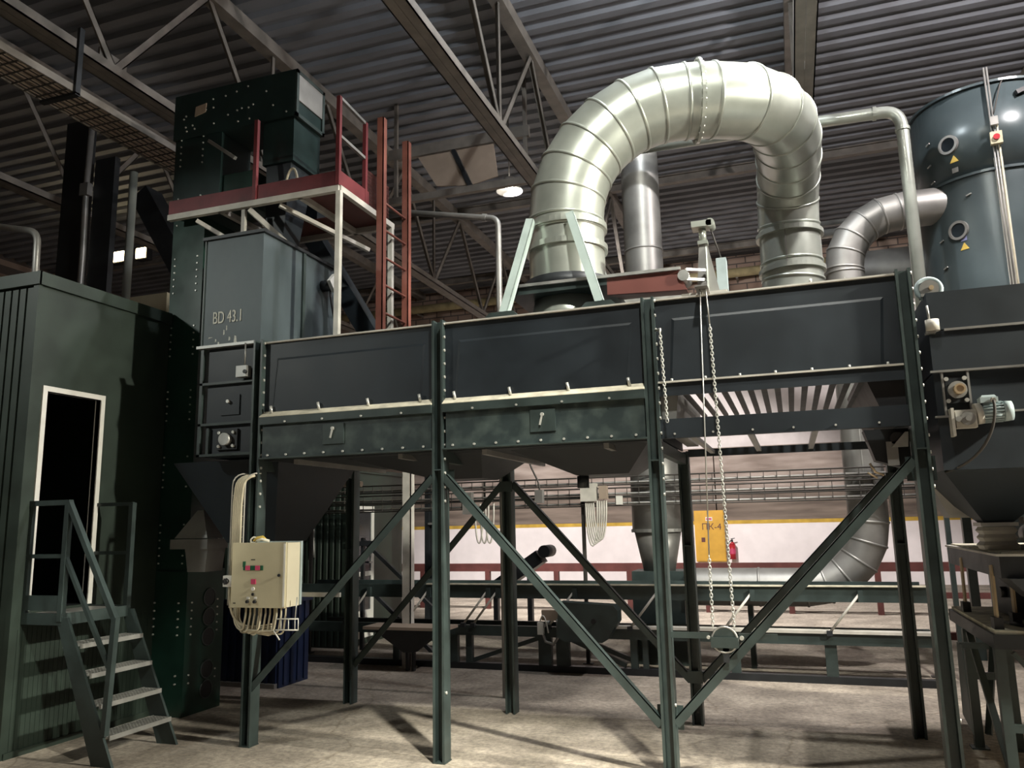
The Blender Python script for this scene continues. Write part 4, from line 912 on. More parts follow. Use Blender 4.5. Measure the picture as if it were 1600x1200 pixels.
vd = thing('riser_duct', 'dull grey vertical duct standing behind the slide gate with cone at its foot', 'duct', (-1.64, 10.3, 0))
vx, vy = -1.655, 10.39
duct(vd, [V((vx, vy, 2.9)), V((vx, vy, 4.0)), V((vx, vy, 5.35)), V((vx, vy, 6.85))], 0.255, 'galvold', [1, 2], n=28)
part(vd, 'cap', MB().cyl((vx, vy, 6.85), (vx, vy, 6.9), 0.275, n=28), M['galvold'])
part(vd, 'lower_drum', MB().cyl((vx, vy, 1.62), (vx, vy, 2.9), 0.32, n=32), M['galvold'])
part(vd, 'cone', MB().cyl((vx, vy, 1.12), (vx, vy, 1.62), 0.2, 0.30, n=28), M['galvold'])
part(vd, 'band', MB().annulus((vx, vy, 1.60), (0, 0, 1), 0.29, 0.335, 0.04, 32), M['steel'])
part(vd, 'foot_housing', MB().box(vx - 0.32, vx + 0.32, vy - 0.2, vy + 0.3, 0, 1.12), M['green'])
pd = thing('cross_duct', 'wide grey duct lying level behind the narrow silver duct', 'duct', (2.0, 12.5, 4.9))
duct(pd, [V((1.15, 12.5, 5.25)), V((1.9, 12.5, 5.25)), V((11.95, 12.5, 5.25))], 0.38, 'galvold', [1], n=28)
part(pd, 'wall_flange', MB().box(11.95, 11.995, 12.1, 12.9, 4.85, 5.65), M['galvold'])
part(pd, 'end_cap', MB().cyl((1.13, 12.5, 5.25), (1.15, 12.5, 5.25), 0.40, n=28), M['galvold'])
pp = thing('overhead_pipe', 'thin silver pipe above the wide grey duct', 'pipe', (2.0, 12.4, 5.9))
part(pp, 'pipe', MB().cyl((0.4, 12.4, 5.96), (12.0, 12.4, 5.96), 0.07, n=14).cyl((1.95, 12.4, 5.96), (2.0, 12.4, 5.96), 0.09, n=14), M['steel'])
part(pp, 'pipe', MB().cyl((0.4, 12.4, 6.12), (12.0, 12.4, 6.12), 0.045, n=14), M['galvold'])
yp = thing('yellow_pipe', 'pale yellow pipe running along the brick wall below the trusses', 'pipe', (-8, 22.6, 8.6))
part(yp, 'pipe', MB().cyl((-19.9, 22.6, 8.62), (3.0, 22.6, 8.62), 0.13, n=14), M['paleyellow'])
for xx in (-16, -11, -6, -1): part(yp, 'bracket', MB().box(xx - 0.03, xx + 0.03, 22.6, 22.99, 8.46, 8.52), M['truss'])

# ------------------------------------------------------------------ sifter on its stand, under the storage bin
tb = thing('sifter_stand', 'dark steel stand with splayed braces under the sifter', 'stand', (1.9, 7.0, 0))
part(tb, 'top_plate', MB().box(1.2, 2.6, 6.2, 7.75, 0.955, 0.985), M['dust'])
part(tb, 'top_frame', MB().box(1.18, 2.62, 6.17, 6.21, 0.87, 0.96).box(1.18, 1.22, 6.21, 7.78, 0.87, 0.96).box(1.18, 2.62, 7.74, 7.78, 0.87, 0.96), M['darkmetal'])
for (xx, yy) in ((1.22, 6.25), (1.20, 7.2), (1.46, 7.2), (2.4, 6.25), (2.4, 7.2)):
    part(tb, 'leg', MB().box(xx - 0.032, xx + 0.032, yy - 0.032, yy + 0.032, 0, 0.87), M['green'])
    part(tb, 'foot', MB().box(xx - 0.06, xx + 0.06, yy - 0.06, yy + 0.06, 0, 0.01), M['green'])
part(tb, 'brace', MB().bar((1.20, 7.1, 0.85), (1.22, 6.33, 0.1), 0.045, 0.03), M['green'])
part(tb, 'brace', MB().bar((1.30, 6.25, 0.84), (1.75, 6.25, 0.25), 0.045, 0.03), M['green'])
part(tb, 'brace', MB().bar((1.27, 7.2, 0.10), (1.45, 7.5, 0.86), 0.045, 0.03), M['green'])
part(tb, 'stretcher', MB().box(1.25, 2.38, 6.23, 6.27, 0.34, 0.39), M['green'])
part(tb, 'stretcher', MB().box(1.2, 1.48, 7.18, 7.22, 0.50, 0.55), M['green'])
part(tb, 'guard_sheet', MB().hexa([(1.02, 6.3, 0.30), (1.025, 6.3, 0.30), (1.025, 6.62, 0.36), (1.02, 6.62, 0.36), (1.02, 6.36, 0.86), (1.025, 6.36, 0.86), (1.025, 6.55, 0.86), (1.02, 6.55, 0.86)]), M['green'])
part(tb, 'sheet_bracket', MB().box(1.02, 1.2, 6.44, 6.47, 0.83, 0.87), M['green'])
sf = thing('sifter', 'black vibrating sifter tray on pale leaf springs with dusty lid', 'sifter', (1.9, 7.0, 0.985))
part(sf, 'tray', MB().box(1.25, 2.6, 6.07, 7.9, 1.33, 1.47), M['darkmetal'])
part(sf, 'tray_lip', MB().box(1.23, 2.62, 6.05, 7.92, 1.47, 1.485), M['offwhite'])
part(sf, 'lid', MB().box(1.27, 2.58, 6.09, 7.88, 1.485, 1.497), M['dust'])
part(sf, 'end_pan', MB().hexa([(1.40, 6.02, 1.20), (2.5, 6.02, 1.20), (2.5, 6.3, 1.20), (1.40, 6.3, 1.20), (1.28, 6.0, 1.33), (2.6, 6.0, 1.33), (2.6, 6.4, 1.33), (1.28, 6.4, 1.33)]), M['darkmetal'])
for (xx, yy) in ((1.24, 6.30), (1.24, 7.35), (1.42, 6.62)):
    part(sf, 'spring_clamp', MB().box(xx - 0.028, xx + 0.028, yy - 0.05, yy + 0.05, 0.985, 1.06), M['black'])
    part(sf, 'leaf_spring', MB().bar((xx, yy, 1.05), (xx + 0.01, yy + 0.03, 1.40), 0.014, 0.075, (0, -1, 0)), M['tan'])
part(sf, 'drive_housing', MB().box(1.45, 2.3, 6.75, 7.4, 1.0, 1.33), M['panel'])
part(sf, 'drive_knob', MB().cyl((1.45, 6.95, 1.17), (1.41, 6.95, 1.17), 0.04, n=14), M['black'])
sm = thing('sifter_motor', 'round geared motor beside the flexible sleeve on the sifter lid', 'motor', (1.56, 6.45, 1.497))
part(sm, 'foot', MB().box(1.49, 1.66, 6.40, 6.55, 1.497, 1.53), M['darkmetal'])
part(sm, 'body', MB().cyl((1.575, 6.38, 1.60), (1.575, 6.62, 1.60), 0.075, n=20), M['galvold'])
part(sm, 'cover', MB().annulus((1.575, 6.38, 1.60), (0, -1, 0), 0.03, 0.06, 0.02, 20), M['steel'])
part(sm, 'terminal_box', MB().box(1.50, 1.65, 6.42, 6.56, 1.675, 1.72), M['offwhite'])
hl = thing('hand_lever', 'black handled lever lying on the sifter stand', 'lever', (1.35, 6.5, 0.985))
part(hl, 'bar', MB().bar((1.30, 6.66, 1.0), (1.36, 6.48, 1.0), 0.02, 0.015), M['steel'])
part(hl, 'handle', MB().cyl((1.36, 6.48, 1.002), (1.40, 6.36, 1.002), 0.014, n=10), M['black'])
sk = thing('collection_sack', 'pale woven sack hanging full below the end of the sifter', 'sack', (1.75, 6.45, 0.985))
rg = []
for k in range(9):
    z_ = 0.986 + 0.215 * k / 8; r_ = 0.18 * (0.80 + 0.35 * math.sin(math.pi * min(1, (k + 1) / 9)))
    rg.append([V((1.78 + r_ * 1.2 * math.cos(t) * (1 + 0.06 * math.sin(5 * t + k)), 6.45 + r_ * math.sin(t), z_)) for t in [2 * math.pi * j / 20 for j in range(20)]])
part(sk, 'bag', MB().ringtube(rg, True), M['sack'])
part(sk, 'tie_band', MB().tube([V((1.78 + 0.19 * math.cos(2 * math.pi * j / 20), 6.45 + 0.16 * math.sin(2 * math.pi * j / 20), 1.17)) for j in range(21)], 0.012, 6, False), M['darkred'])

# latch gear at the head of the last leg
lt = thing('discharge_gear', 'black discharge gear with worn lever plates by the last leg', 'gear', (0.72, 6.0, 2.06))
part(lt, 'bracket', MB().hexa([(0.56, 5.95, 2.12), (0.78, 5.95, 2.05), (0.78, 6.1, 2.05), (0.56, 6.1, 2.12), (0.50, 5.95, 2.33), (0.78, 5.95, 2.33), (0.78, 6.1, 2.33), (0.50, 6.1, 2.33)]), M['darkmetal'])
part(lt, 'lever_plate', MB().box(0.63, 0.70, 5.90, 5.92, 2.08, 2.24), M['galvold'])
part(lt, 'lever_plate', MB().hexa([(0.66, 5.88, 2.20), (0.76, 5.88, 2.20), (0.76, 5.9, 2.20), (0.66, 5.9, 2.20), (0.75, 5.88, 2.30), (0.77, 5.88, 2.30), (0.77, 5.9, 2.30), (0.75, 5.9, 2.30)]), M['steel'])
part(lt, 'roller', MB().cyl((0.70, 5.90, 2.26), (0.70, 5.97, 2.26), 0.045, n=16), M['black'])
part(lt, 'cable_tuft', MB().tube([(0.52, 5.94, 2.10), (0.55, 5.93, 2.04), (0.60, 5.95, 2.02)], 0.008).tube([(0.50, 5.94, 2.04), (0.56, 5.94, 2.0)], 0.006), M['brass'])

# ------------------------------------------------------------------ vibrating conveyor behind the machine
v = thing('vibrating_conveyor', 'long low green vibrating conveyor behind the machine on slanted rods', 'conveyor', (-2, 9.65, 0))
cy0, cy1 = 9.42, 9.95
part(v, 'trough_side', MB().box(-6.4, 1.25, cy0, cy0 + 0.03, 0.845, 1.005), M['green'])
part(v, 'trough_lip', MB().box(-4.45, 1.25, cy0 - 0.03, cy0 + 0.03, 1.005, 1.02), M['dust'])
part(v, 'trough_floor', MB().box(-6.4, 1.25, cy0 + 0.03, cy1, 0.85, 0.87), M['galvold'])
part(v, 'trough_side', MB().box(-6.4, 1.25, cy1, cy1 + 0.03, 0.845, 1.02), M['green'])
part(v, 'base_beam', MB().box(-6.2, 1.3, cy0, cy0 + 0.06, 0.40, 0.52), M['green'])
part(v, 'base_beam_top', MB().box(-2.1, 1.3, cy0 - 0.03, cy0 + 0.12, 0.52, 0.55), M['offwhite'])
part(v, 'base_beam', MB().box(-6.2, 1.3, cy1 - 0.06, cy1, 0.40, 0.52), M['green'])
part(v, 'floor_rail', MB().box(-6.6, 1.35, cy0 + 0.02, cy0 + 0.12, 0, 0.075), M['darkmetal'])
for xx in (-5.6, -4.75, -3.95, -3.82, -2.85, -1.87, -0.83, 0.27):
    part(v, 'swing_rod', MB().cyl((xx, cy0 - 0.03, 0.53), (xx + 0.34, cy0 - 0.03, 0.95), 0.014, n=8), M['offwhite'])
    part(v, 'rod_bracket', MB().box(xx + 0.31, xx + 0.36, cy0 - 0.045, cy0, 0.85, 0.97), M['green'])
    part(v, 'rod_foot', MB().box(xx - 0.03, xx + 0.03, cy0 - 0.05, cy0, 0.50, 0.55), M['darkmetal'])
for xx, w_ in ((-4.9, 0.09), (-4.76, 0.09), (-4.1, 0.1), (-3.9, 0.08), (-2.92, 0.16), (-2.70, 0.16), (-1.85, 0.08), (-1.72, 0.06), (-0.72, 0.1), (0.27, 0.12)):
    part(v, 'leg', MB().box(xx - w_ / 2, xx + w_ / 2, cy0 + 0.03, cy0 + 0.10, 0.075, 0.40), M['green'])
for a_, b_ in (((-2.62, 9.5, 0.38), (-1.95, 9.5, 0.10)), ((-3.85, 9.5, 0.10), (-3.0, 9.5, 0.38)), ((-2.5, 9.55, 0.38), (-1.9, 9.55, 0.16))):
    part(v, 'leg_brace', MB().bar(a_, b_, 0.05, 0.05), M['green'])
dh = MB()
prof = [(-2.66, 0.83), (-2.02, 0.80), (-1.97, 0.74), (-1.97, 0.62), (-2.10, 0.42), (-2.16, 0.385), (-2.60, 0.385), (-2.70, 0.44)]
dh.add([(a, cy0 - 0.22, b) for a, b in prof] + [(a, cy0 - 0.001, b) for a, b in prof], [tuple(reversed(range(8))), tuple(range(8, 16))] + [(i, (i + 1) % 8, 8 + (i + 1) % 8, 8 + i) for i in range(8)])
part(v, 'drive_housing', dh, M['green'])
part(v, 'drive_port', MB().cyl((-2.25, cy0 - 0.22, 0.62), (-2.25, cy0 - 0.235, 0.62), 0.03, n=12), M['black'])
cj = thing('plug_cluster', 'white plugs and looped cable hanging on the conveyor leg', 'plugs', (-2.86, 9.35, 0.36))
part(cj, 'plug', MB().box(-2.97, -2.90, 9.33, 9.39, 0.44, 0.58), M['white'])
part(cj, 'junction', MB().box(-2.92, -2.72, 9.35, 9.41, 0.60, 0.72), M['ply'])
part(cj, 'loop', MB().tube([V((-2.82, 9.36, 0.60)), V((-2.93, 9.36, 0.50)), V((-2.88, 9.36, 0.36)), V((-2.78, 9.36, 0.33)), V((-2.72, 9.36, 0.42)), V((-2.73, 9.36, 0.62))], 0.018), M['galvold'])
part(cj, 'thin_cable', MB().tube(bez((-2.94, 9.35, 0.58), (-2.9, 9.34, 0.75), (-2.86, 9.34, 0.6), (-2.84, 9.35, 0.46)), 0.009), M['white'])
gc = thing('steel_column', 'slim pale steel column standing at the conveyor', 'column', (-4.68, 9.36, 0))
part(gc, 'shaft', MB().box(-4.74, -4.62, 9.30, 9.31, 0, 3.6).box(-4.635, -4.62, 9.30, 9.40, 0, 3.6), M['offwhite'])
part(gc, 'base_plate', MB().box(-4.78, -4.58, 9.26, 9.41, 0, 0.015), M['offwhite'])
bh = thing('grain_hopper_cart', 'brown grain hopper hanging under the conveyor near the blue bin', 'hopper', (-4.6, 9.1, 0.0))
part(bh, 'rim', MB().box(-5.1, -4.0, 8.95, 9.35, 0.50, 0.535), M['ply'])
part(bh, 'cone', MB().frustum((-4.62, -4.48, 9.1, 9.2), 0.22, (-5.0, -4.1, 9.0, 9.3), 0.50), M['darkmetal'])
part(bh, 'leg', MB().box(-4.60, -4.57, 9.12, 9.18, 0, 0.22), M['darkmetal'])
part(bh, 'leg', MB().box(-4.52, -4.49, 9.12, 9.18, 0, 0.22), M['darkmetal'])

# red-brown rail behind the conveyor
rdb = thing('red_brown_railing', 'red-brown steel beam railing across the hall behind the conveyor', 'railing', (-2, 16, 0))
part(rdb, 'beam', MB().box(-9.5, 8, 15.95, 16.05, 0.76, 0.92), M['darkred'])
part(rdb, 'beam', MB().box(-9.5, 8, 15.95, 16.05, 0.30, 0.40), M['darkred'])
for k in range(12): part(rdb, 'post', MB().box(-9.2 + k * 1.5, -9.1 + k * 1.5, 15.95, 16.05, 0, 0.76), M['darkred'])
kb = thing('floor_kerb', 'low dark kerb rail across the floor behind the conveyor', 'kerb', (-1, 13, 0))
part(kb, 'rail', MB().box(-8, 7, 13.0, 13.12, 0, 0.10), M['darkred'])

# ------------------------------------------------------------------ back wall fittings
fc = thing('fire_hose_cabinet', 'yellow fire hose cabinet marked with dark lettering on the white wall', 'cabinet', (-2.17, 22.85, 0.55))
fx0, fx1, fz0, fz1 = -2.60, -1.80, 0.60, 1.98
part(fc, 'body', MB().box(fx0, fx1, 22.72, 22.975, fz0, fz1), M['yellow'])
fd = part(fc, 'door', MB().box(fx0 + 0.02, fx1 - 0.02, 22.70, 22.72, fz0 + 0.02, fz1 - 0.02), M['yellow'])
text(fc, 'lettering', '\u041f\u041a-4', 0.24, (-2.41, 22.696, 1.46), M['darkred'], stretch=1.0)
part(fd, 'notice', MB().box(-2.29, -2.11, 22.694, 22.70, 1.70, 1.80), M['white'])
part(fd, 'notice_bar', MB().box(-2.27, -2.13, 22.69, 22.695, 1.725, 1.775), M['pink'])
part(fd, 'window', MB().box(-2.43, -2.33, 22.692, 22.70, 1.13, 1.25), M['darkred'])
fe = thing('fire_extinguisher', 'red fire extinguisher hanging on the white wall beside the yellow cabinet', 'extinguisher', (-1.63, 22.85, 0.66))
part(fe, 'cylinder', MB().cyl((-1.63, 22.84, 0.66), (-1.63, 22.84, 1.05), 0.085, n=18).cyl((-1.63, 22.84, 1.05), (-1.63, 22.84, 1.12), 0.085, 0.03, n=18), M['firered'])
part(fe, 'label_band', MB().cyl((-1.63, 22.84, 0.80), (-1.63, 22.84, 0.94), 0.087, n=18, caps=False), M['pink'])
part(fe, 'valve', MB().cyl((-1.63, 22.84, 1.12), (-1.63, 22.84, 1.19), 0.025, n=10).bar((-1.66, 22.80, 1.2), (-1.55, 22.80, 1.22), 0.02, 0.02), M['darkmetal'])
part(fe, 'hose', MB().tube(bez((-1.65, 22.8, 1.16), (-1.78, 22.8, 1.1), (-1.76, 22.8, 0.9), (-1.73, 22.8, 0.8)), 0.014), M['black'])
part(fe, 'hook', MB().box(-1.65, -1.61, 22.9, 22.98, 1.0, 1.06), M['darkmetal'])

def cable_tray(y_, z_, x0_, x1_, label, n_=3, wmat='cabledark'):
    o = thing('wire_cable_tray', label, 'cable tray', ((x0_ + x1_) / 2, y_, z_), 'cable trays behind the machine')
    for yy, zz in ((y_, z_), (y_, z_ + 0.10), (y_ + 0.07, z_), (y_ + 0.07, z_ + 0.10)):
        part(o, 'side_wire', MB().tube([(x0_, yy, zz), (x1_, yy, zz)], 0.008, 5), M[wmat])
    mb = MB(); xx = x0_
    while xx < x1_:
        mb.bar((xx, y_, z_), (xx, y_, z_ + 0.10), 0.008, 0.008).bar((xx, y_, z_), (xx, y_ + 0.07, z_), 0.008, 0.008); xx += 0.15
    part(o, 'cross_wires', mb, M[wmat], kind='stuff')
    for k in range(n_):
        yy = y_ + 0.015 + k * 0.045 / max(1, n_ - 1)
        part(o, 'cable', MB().tube([(x0_, yy, z_ + 0.03), ((x0_ + x1_) / 2, yy + 0.01, z_ + 0.028), (x1_, yy, z_ + 0.032)], 0.016, 6), M['cabledark' if k % 2 else 'galvold'])
    hx = x0_ + 0.6
    while hx < x1_:
        part(o, 'hanger', MB().box(hx - 0.015, hx + 0.015, y_ + 0.07, y_ + 0.085, z_ - 0.02, z_ + 0.10), M['cabledark']); hx += 2.4
    return o
cable_tray(9.98, 2.20, -6.9, 1.62, 'upper wire cable tray crossing behind the machine legs')
cable_tray(9.98, 2.06, -6.9, 1.62, 'middle wire cable tray crossing behind the machine legs')
cable_tray(9.98, 1.94, -6.9, 1.62, 'lowest wire cable tray crossing behind the machine legs')
for xx, lb in ((-6.6, 'cable tray post beside the rear green cabin'), (-2.55, 'cable tray post near the hanging cable loops'), (1.35, 'cable tray post near the filter tank')):
    single('tray_post', MB().box(xx - 0.022, xx + 0.022, 10.062, 10.10, 0, 2.32).box(xx - 0.06, xx + 0.06, 10.04, 10.13, 0, 0.012), M['cabledark'], lb, 'post', (xx, 10.08, 0))
def K(x, z): return x * 0.829, 1.75 + (z - 1.75) * 0.829
def fbox(x0_, x1_, z0_, z1_):
    a0, b0 = K(x0_, z0_); a1, b1 = K(x1_, z1_); return MB().box(a0, a1, 9.87, 9.97, b0, b1)
def loop(xa, xb, za, zl):
    (a0, b0), (a1, b1) = K(xa, za), K(xb, zl); a2 = K(xb, 0)[0]
    return MB().tube(bez((a0, 9.91, b0), (a0, 9.89, b1), (a2, 9.89, b1), (a2, 9.91, b0), 14), 0.012, 6)
jb = thing('junction_cluster', 'cluster of grey junction boxes with cable loops on the wire trays', 'junction box', (-2.3, 9.9, 1.5))
part(jb, 'box', fbox(-3.05, -2.80, 2.05, 2.32), M['offwhite'])
part(jb, 'box', fbox(-2.76, -2.64, 2.08, 2.28), M['ply'])
part(jb, 'box', fbox(-2.50, -2.42, 1.99, 2.12), M['white'])
for k in range(5):
    part(jb, 'cable_loop', loop(-2.98 + k * 0.03, -2.80 + k * 0.035, 2.06, 1.16 + 0.03 * k), M['offwhite'])
j2 = thing('junction_loops', 'grey junction box with three cable loops next to the rear cabin', 'junction box', (-3.9, 9.9, 1.5))
part(j2, 'box', fbox(-5.0, -4.85, 1.9, 2.25), M['galvold'])
for k in range(3):
    part(j2, 'cable_loop', loop(-4.80 + k * 0.09, -4.66 + k * 0.09, 2.06, 1.24), M['offwhite'])
db = thing('tray_drop_box', 'single grey drop box with thin cable on the wire trays', 'junction box', (-3.1, 9.9, 2.0))
part(db, 'box', fbox(-3.78, -3.66, 2.05, 2.25), M['galvold'])
part(db, 'cable', MB().tube(bez((-3.08, 9.92, 2.15), (-3.08, 9.92, 2.35), (-3.22, 9.92, 2.4), (-3.24, 9.92, 2.7)), 0.012), M['cabledark'])

# ------------------------------------------------------------------ rear green cabin and things by it
rc = thing('rear_cabin', 'ribbed green cabin with white glazed door behind the conveyor', 'cabin', (-7.6, 11.5, 0))
part(rc, 'side_wall', MB().box(-6.30, -6.25, 10.55, 12.25, 0, 2.56), M['darkgreen'])
part(rc, 'end_wall', MB().box(-9.0, -6.30, 10.55, 10.58, 0, 2.56), M['darkgreen'])
xx = -6.30
while xx > -8.95:
    part(rc, 'cladding_strip', MB().hexa([(xx - 0.06, 10.53, 0.02), (xx - 0.01, 10.53, 0.02), (xx, 10.55, 0.02), (xx - 0.07, 10.55, 0.02), (xx - 0.06, 10.53, 2.5), (xx - 0.01, 10.53, 2.5), (xx, 10.55, 2.5), (xx - 0.07, 10.55, 2.5)]), M['darkgreen'])
    xx -= 0.105
part(rc, 'roof', MB().box(-9.0, -6.22, 10.5, 12.3, 2.56, 2.62), M['darkgreen'])
part(rc, 'far_wall', MB().box(-9.0, -6.30, 12.22, 12.25, 0, 2.56).box(-9.0, -8.97, 10.58, 12.22, 0, 2.56), M['darkgreen'])
rd_ = part(rc, 'door', MB().box(-6.25, -6.22, 10.68, 10.76, 0.1, 2.05).box(-6.25, -6.22, 11.16, 11.24, 0.1, 2.05).box(-6.25, -6.22, 10.76, 11.16, 1.97, 2.05).box(-6.25, -6.22, 10.76, 11.16, 0.1, 0.5).box(-6.25, -6.22, 10.76, 11.16, 1.0, 1.07), M['white'])
part(rd_, 'pane', MB().box(-6.245, -6.235, 10.76, 11.16, 1.07, 1.97).box(-6.245, -6.235, 10.76, 11.16, 0.5, 1.0), M['glass'])
part(rd_, 'handle', MB().cyl((-6.22, 11.12, 1.2), (-6.18, 11.12, 1.2), 0.015, n=8).bar((-6.18, 11.12, 1.2), (-6.18, 11.02, 1.2), 0.02, 0.02), M['steel'])
rs = thing('rear_stair_rail', 'dark stair rail in front of the rear cabin door', 'railing', (-5.6, 10.9, 0))
for z_ in (1.55, 0.95): part(rs, 'rail', MB().bar((-6.0, 10.5, z_), (-4.7, 10.5, z_ - 1.1), 0.05, 0.05), M['darkmetal'])
part(rs, 'rail', MB().bar((-6.2, 10.5, 1.50), (-5.75, 10.5, 1.50), 0.07, 0.07), M['darkmetal'])
part(rs, 'post', MB().box(-6.02, -5.97, 10.48, 10.53, 0, 1.58), M['darkmetal'])
part(rs, 'post', MB().box(-4.74, -4.69, 10.48, 10.53, 0, 0.48), M['darkmetal'])
dc = thing('dark_rack', 'tall dark steel rack at the end of the rear cabin', 'rack', (-5.35, 11.5, 0))
part(dc, 'post', MB().box(-5.45, -5.38, 11.45, 11.55, 0, 3.0), M['darkmetal'])
part(dc, 'post', MB().box(-5.18, -5.11, 11.45, 11.55, 0, 3.0), M['darkmetal'])
part(dc, 'back_sheet', MB().box(-5.38, -5.18, 11.50, 11.52, 0, 3.0), M['darkmetal'])
for z_ in (0.9, 1.75, 2.6): part(dc, 'shelf', MB().box(-5.38, -5.18, 11.42, 11.58, z_, z_ + 0.03), M['galvold'])
bc = thing('blue_bin', 'navy blue ribbed sheet steel bin behind the control cabinet', 'bin', (-5.9, 8.1, 0))
part(bc, 'body', MB().box(-6.3, -5.52, 7.85, 8.42, 0, 0.92), M['blue'])
for k in range(7): part(bc, 'rib', MB().box(-6.25 + k * 0.11, -6.21 + k * 0.11, 7.83, 7.85, 0.03, 0.9), M['blue'])
for k in range(4): part(bc, 'rib', MB().box(-5.52, -5.50, 7.92 + k * 0.13, 7.96 + k * 0.13, 0.03, 0.9), M['blue'])
part(bc, 'rim', MB().box(-6.33, -5.49, 7.82, 7.85, 0.9, 0.95).box(-5.52, -5.49, 7.85, 8.45, 0.9, 0.95), M['blue'])
part(bc, 'skid', MB().box(-6.28, -5.54, 7.80, 7.86, 0, 0.05), M['galvold'])
iw = thing('belt_conveyor_head', 'dark belt conveyor head with roller behind the second leg', 'conveyor', (-4.1, 12.6, 0))
part(iw, 'frame', MB().bar((-4.9, 12.9, 0.62), (-4.0, 12.9, 1.2), 0.3, 0.22, (0, 0, 1)), M['darkmetal'])
part(iw, 'roller', MB().cyl((-3.9, 12.7, 1.28), (-3.9, 13.1, 1.28), 0.10, n=16), M['black'])
part(iw, 'leg', MB().box(-4.25, -4.17, 12.85, 12.95, 0, 1.0), M['darkmetal'])
part(iw, 'leg', MB().box(-4.85, -4.77, 12.85, 12.95, 0, 0.62), M['darkmetal'])
sj = thing('wall_switch_box', 'dark switch box with light cable on the rear cabin end wall', 'switch', (-6.95, 10.5, 1.9))
part(sj, 'box', MB().box(-7.02, -6.88, 10.42, 10.53, 1.92, 2.12), M['darkmetal'])
part(sj, 'cable', MB().tube(bez((-6.86, 10.5, 2.35), (-6.82, 10.5, 2.0), (-6.86, 10.5, 1.7), (-6.82, 10.5, 1.3)), 0.02), M['galvold'])
ct = thing('cable_pipe_run', 'level brown cable pipe below the machine near the first rear leg', 'pipe', (-4.9, 7.5, 2.2))
part(ct, 'pipe', MB().cyl((-5.4, 7.488, 2.24), (-4.3, 7.488, 2.19), 0.032, n=10), M['ply'])
for k in range(4): part(ct, 'clip', MB().box(-5.25 + k * 0.26, -5.23 + k * 0.26, 7.46, 7.53, 2.17, 2.27), M['darkmetal'])

# ------------------------------------------------------------------ dark upper left of the hall
ct = thing('ceiling_cable_tray', 'wide wire cable tray full of brown cables under the roof', 'cable tray', (-7.0, 6, 6.3))
tx0, tx1, ty0, ty1, tz = -7.25, -6.80, -2.0, 7.75, 6.30
for xx in (tx0, tx1):
    part(ct, 'side_rail', MB().box(xx - 0.012, xx + 0.012, ty0, ty1, tz, tz + 0.08), M['truss'])
cw_ = MB(); yy = ty0
while yy < ty1:
    cw_.bar((tx0, yy, tz), (tx1, yy, tz), 0.012, 0.012); yy += 0.14
for k in range(1, 6): cw_.bar((tx0 + k * 0.075, ty0, tz + 0.01), (tx0 + k * 0.075, ty1, tz + 0.01), 0.008, 0.008)
part(ct, 'mesh_wires', cw_, M['cabledark'], kind='stuff')
for k in range(9):
    xx = tx0 + 0.04 + k * 0.047
    part(ct, 'cable', MB().tube([(xx, ty0, tz + 0.04), (xx + 0.004, 2.5, tz + 0.037), (xx - 0.003, ty1, tz + 0.04)], 0.023, 6), M['ply'])
for yy in (1.0, 3.5, 5.75):
    part(ct, 'hanger', MB().box(tx1 + 0.012, tx1 + 0.05, yy, yy + 0.06, tz - 0.03, 7.03).box(tx0, tx1 + 0.05, yy, yy + 0.06, tz - 0.04, tz - 0.01), M['darkmetal'])
e2 = thing('rear_elevator', 'pair of black elevator trunks standing beyond the cabin', 'elevator', (-10.1, 9, 0))
part(e2, 'trunk', MB().box(-10.68, -10.15, 9.0, 9.1, 0, 8.3), M['darkmetal'])
part(e2, 'trunk', MB().box(-10.02, -9.62, 9.0, 9.1, 0, 7.55), M['darkmetal'])
part(e2, 'tie', MB().box(-10.15, -10.02, 9.02, 9.08, 3.0, 3.3), M['darkmetal'])
bcab = thing('trunk_cable', 'pale cable running down the side of the black elevator trunks', 'cable', (-10.12, 8.96, 0))
part(bcab, 'cable', MB().tube([(-10.1, 8.96, 8.2), (-10.13, 8.96, 7.0), (-10.10, 8.96, 6.0), (-10.12, 8.96, 3.0), (-10.12, 8.96, 0)], 0.045, 8), M['galvold'])
part(bcab, 'clip', MB().box(-10.2, -10.04, 8.9, 9.0, 6.95, 7.15), M['galvold'])
po_ = thing('grey_pole', 'slim grey pole in front of the lit floodlights', 'pole', (-8.2, 8.0, 0))
part(po_, 'shaft', MB().cyl((-8.2, 8.0, 0), (-8.2, 8.0, 6.6), 0.055, n=12), M['galv'])
part(po_, 'base_plate', MB().box(-8.32, -8.08, 7.88, 8.12, 0, 0.012), M['galvold'])
bb = thing('beige_wall_box', 'beige sheet metal box on legs beyond the cabin roof', 'cabinet', (-8.9, 9.3, 0))
part(bb, 'box', MB().box(-9.2, -8.50, 9.05, 9.5, 4.3, 5.22), M['cream'])
part(bb, 'leg', MB().box(-9.15, -9.07, 9.1, 9.18, 0, 4.3), M['darkmetal'])
part(bb, 'leg', MB().box(-8.6, -8.52, 9.1, 9.18, 0, 4.3), M['darkmetal'])
hp = thing('bent_handrail_pipe', 'bent grey pipe rising from the cabin roof', 'pipe', (-8.55, 5.9, 3.97))
part(hp, 'pipe', MB().tube([(-8.9, 5.9, 5.45), (-8.0, 5.9, 5.05)] + [tuple(q) for q in corner((-8.0, 5.9, 5.05), (-7.30, 5.9, 4.88), (-7.28, 5.9, 4.6), 0.12, 5)] + [(-7.26, 5.9, 3.97)], 0.035, 10), M['galvold'])
part(hp, 'brace_pipe', MB().tube([(-8.9, 5.9, 5.45), (-8.9, 5.9, 3.97)], 0.035, 10), M['galvold'])
fl = thing('floodlight_pair', 'pair of lit warm floodlights under the far roof', 'floodlight', (-14.5, 14.2, 8.2))
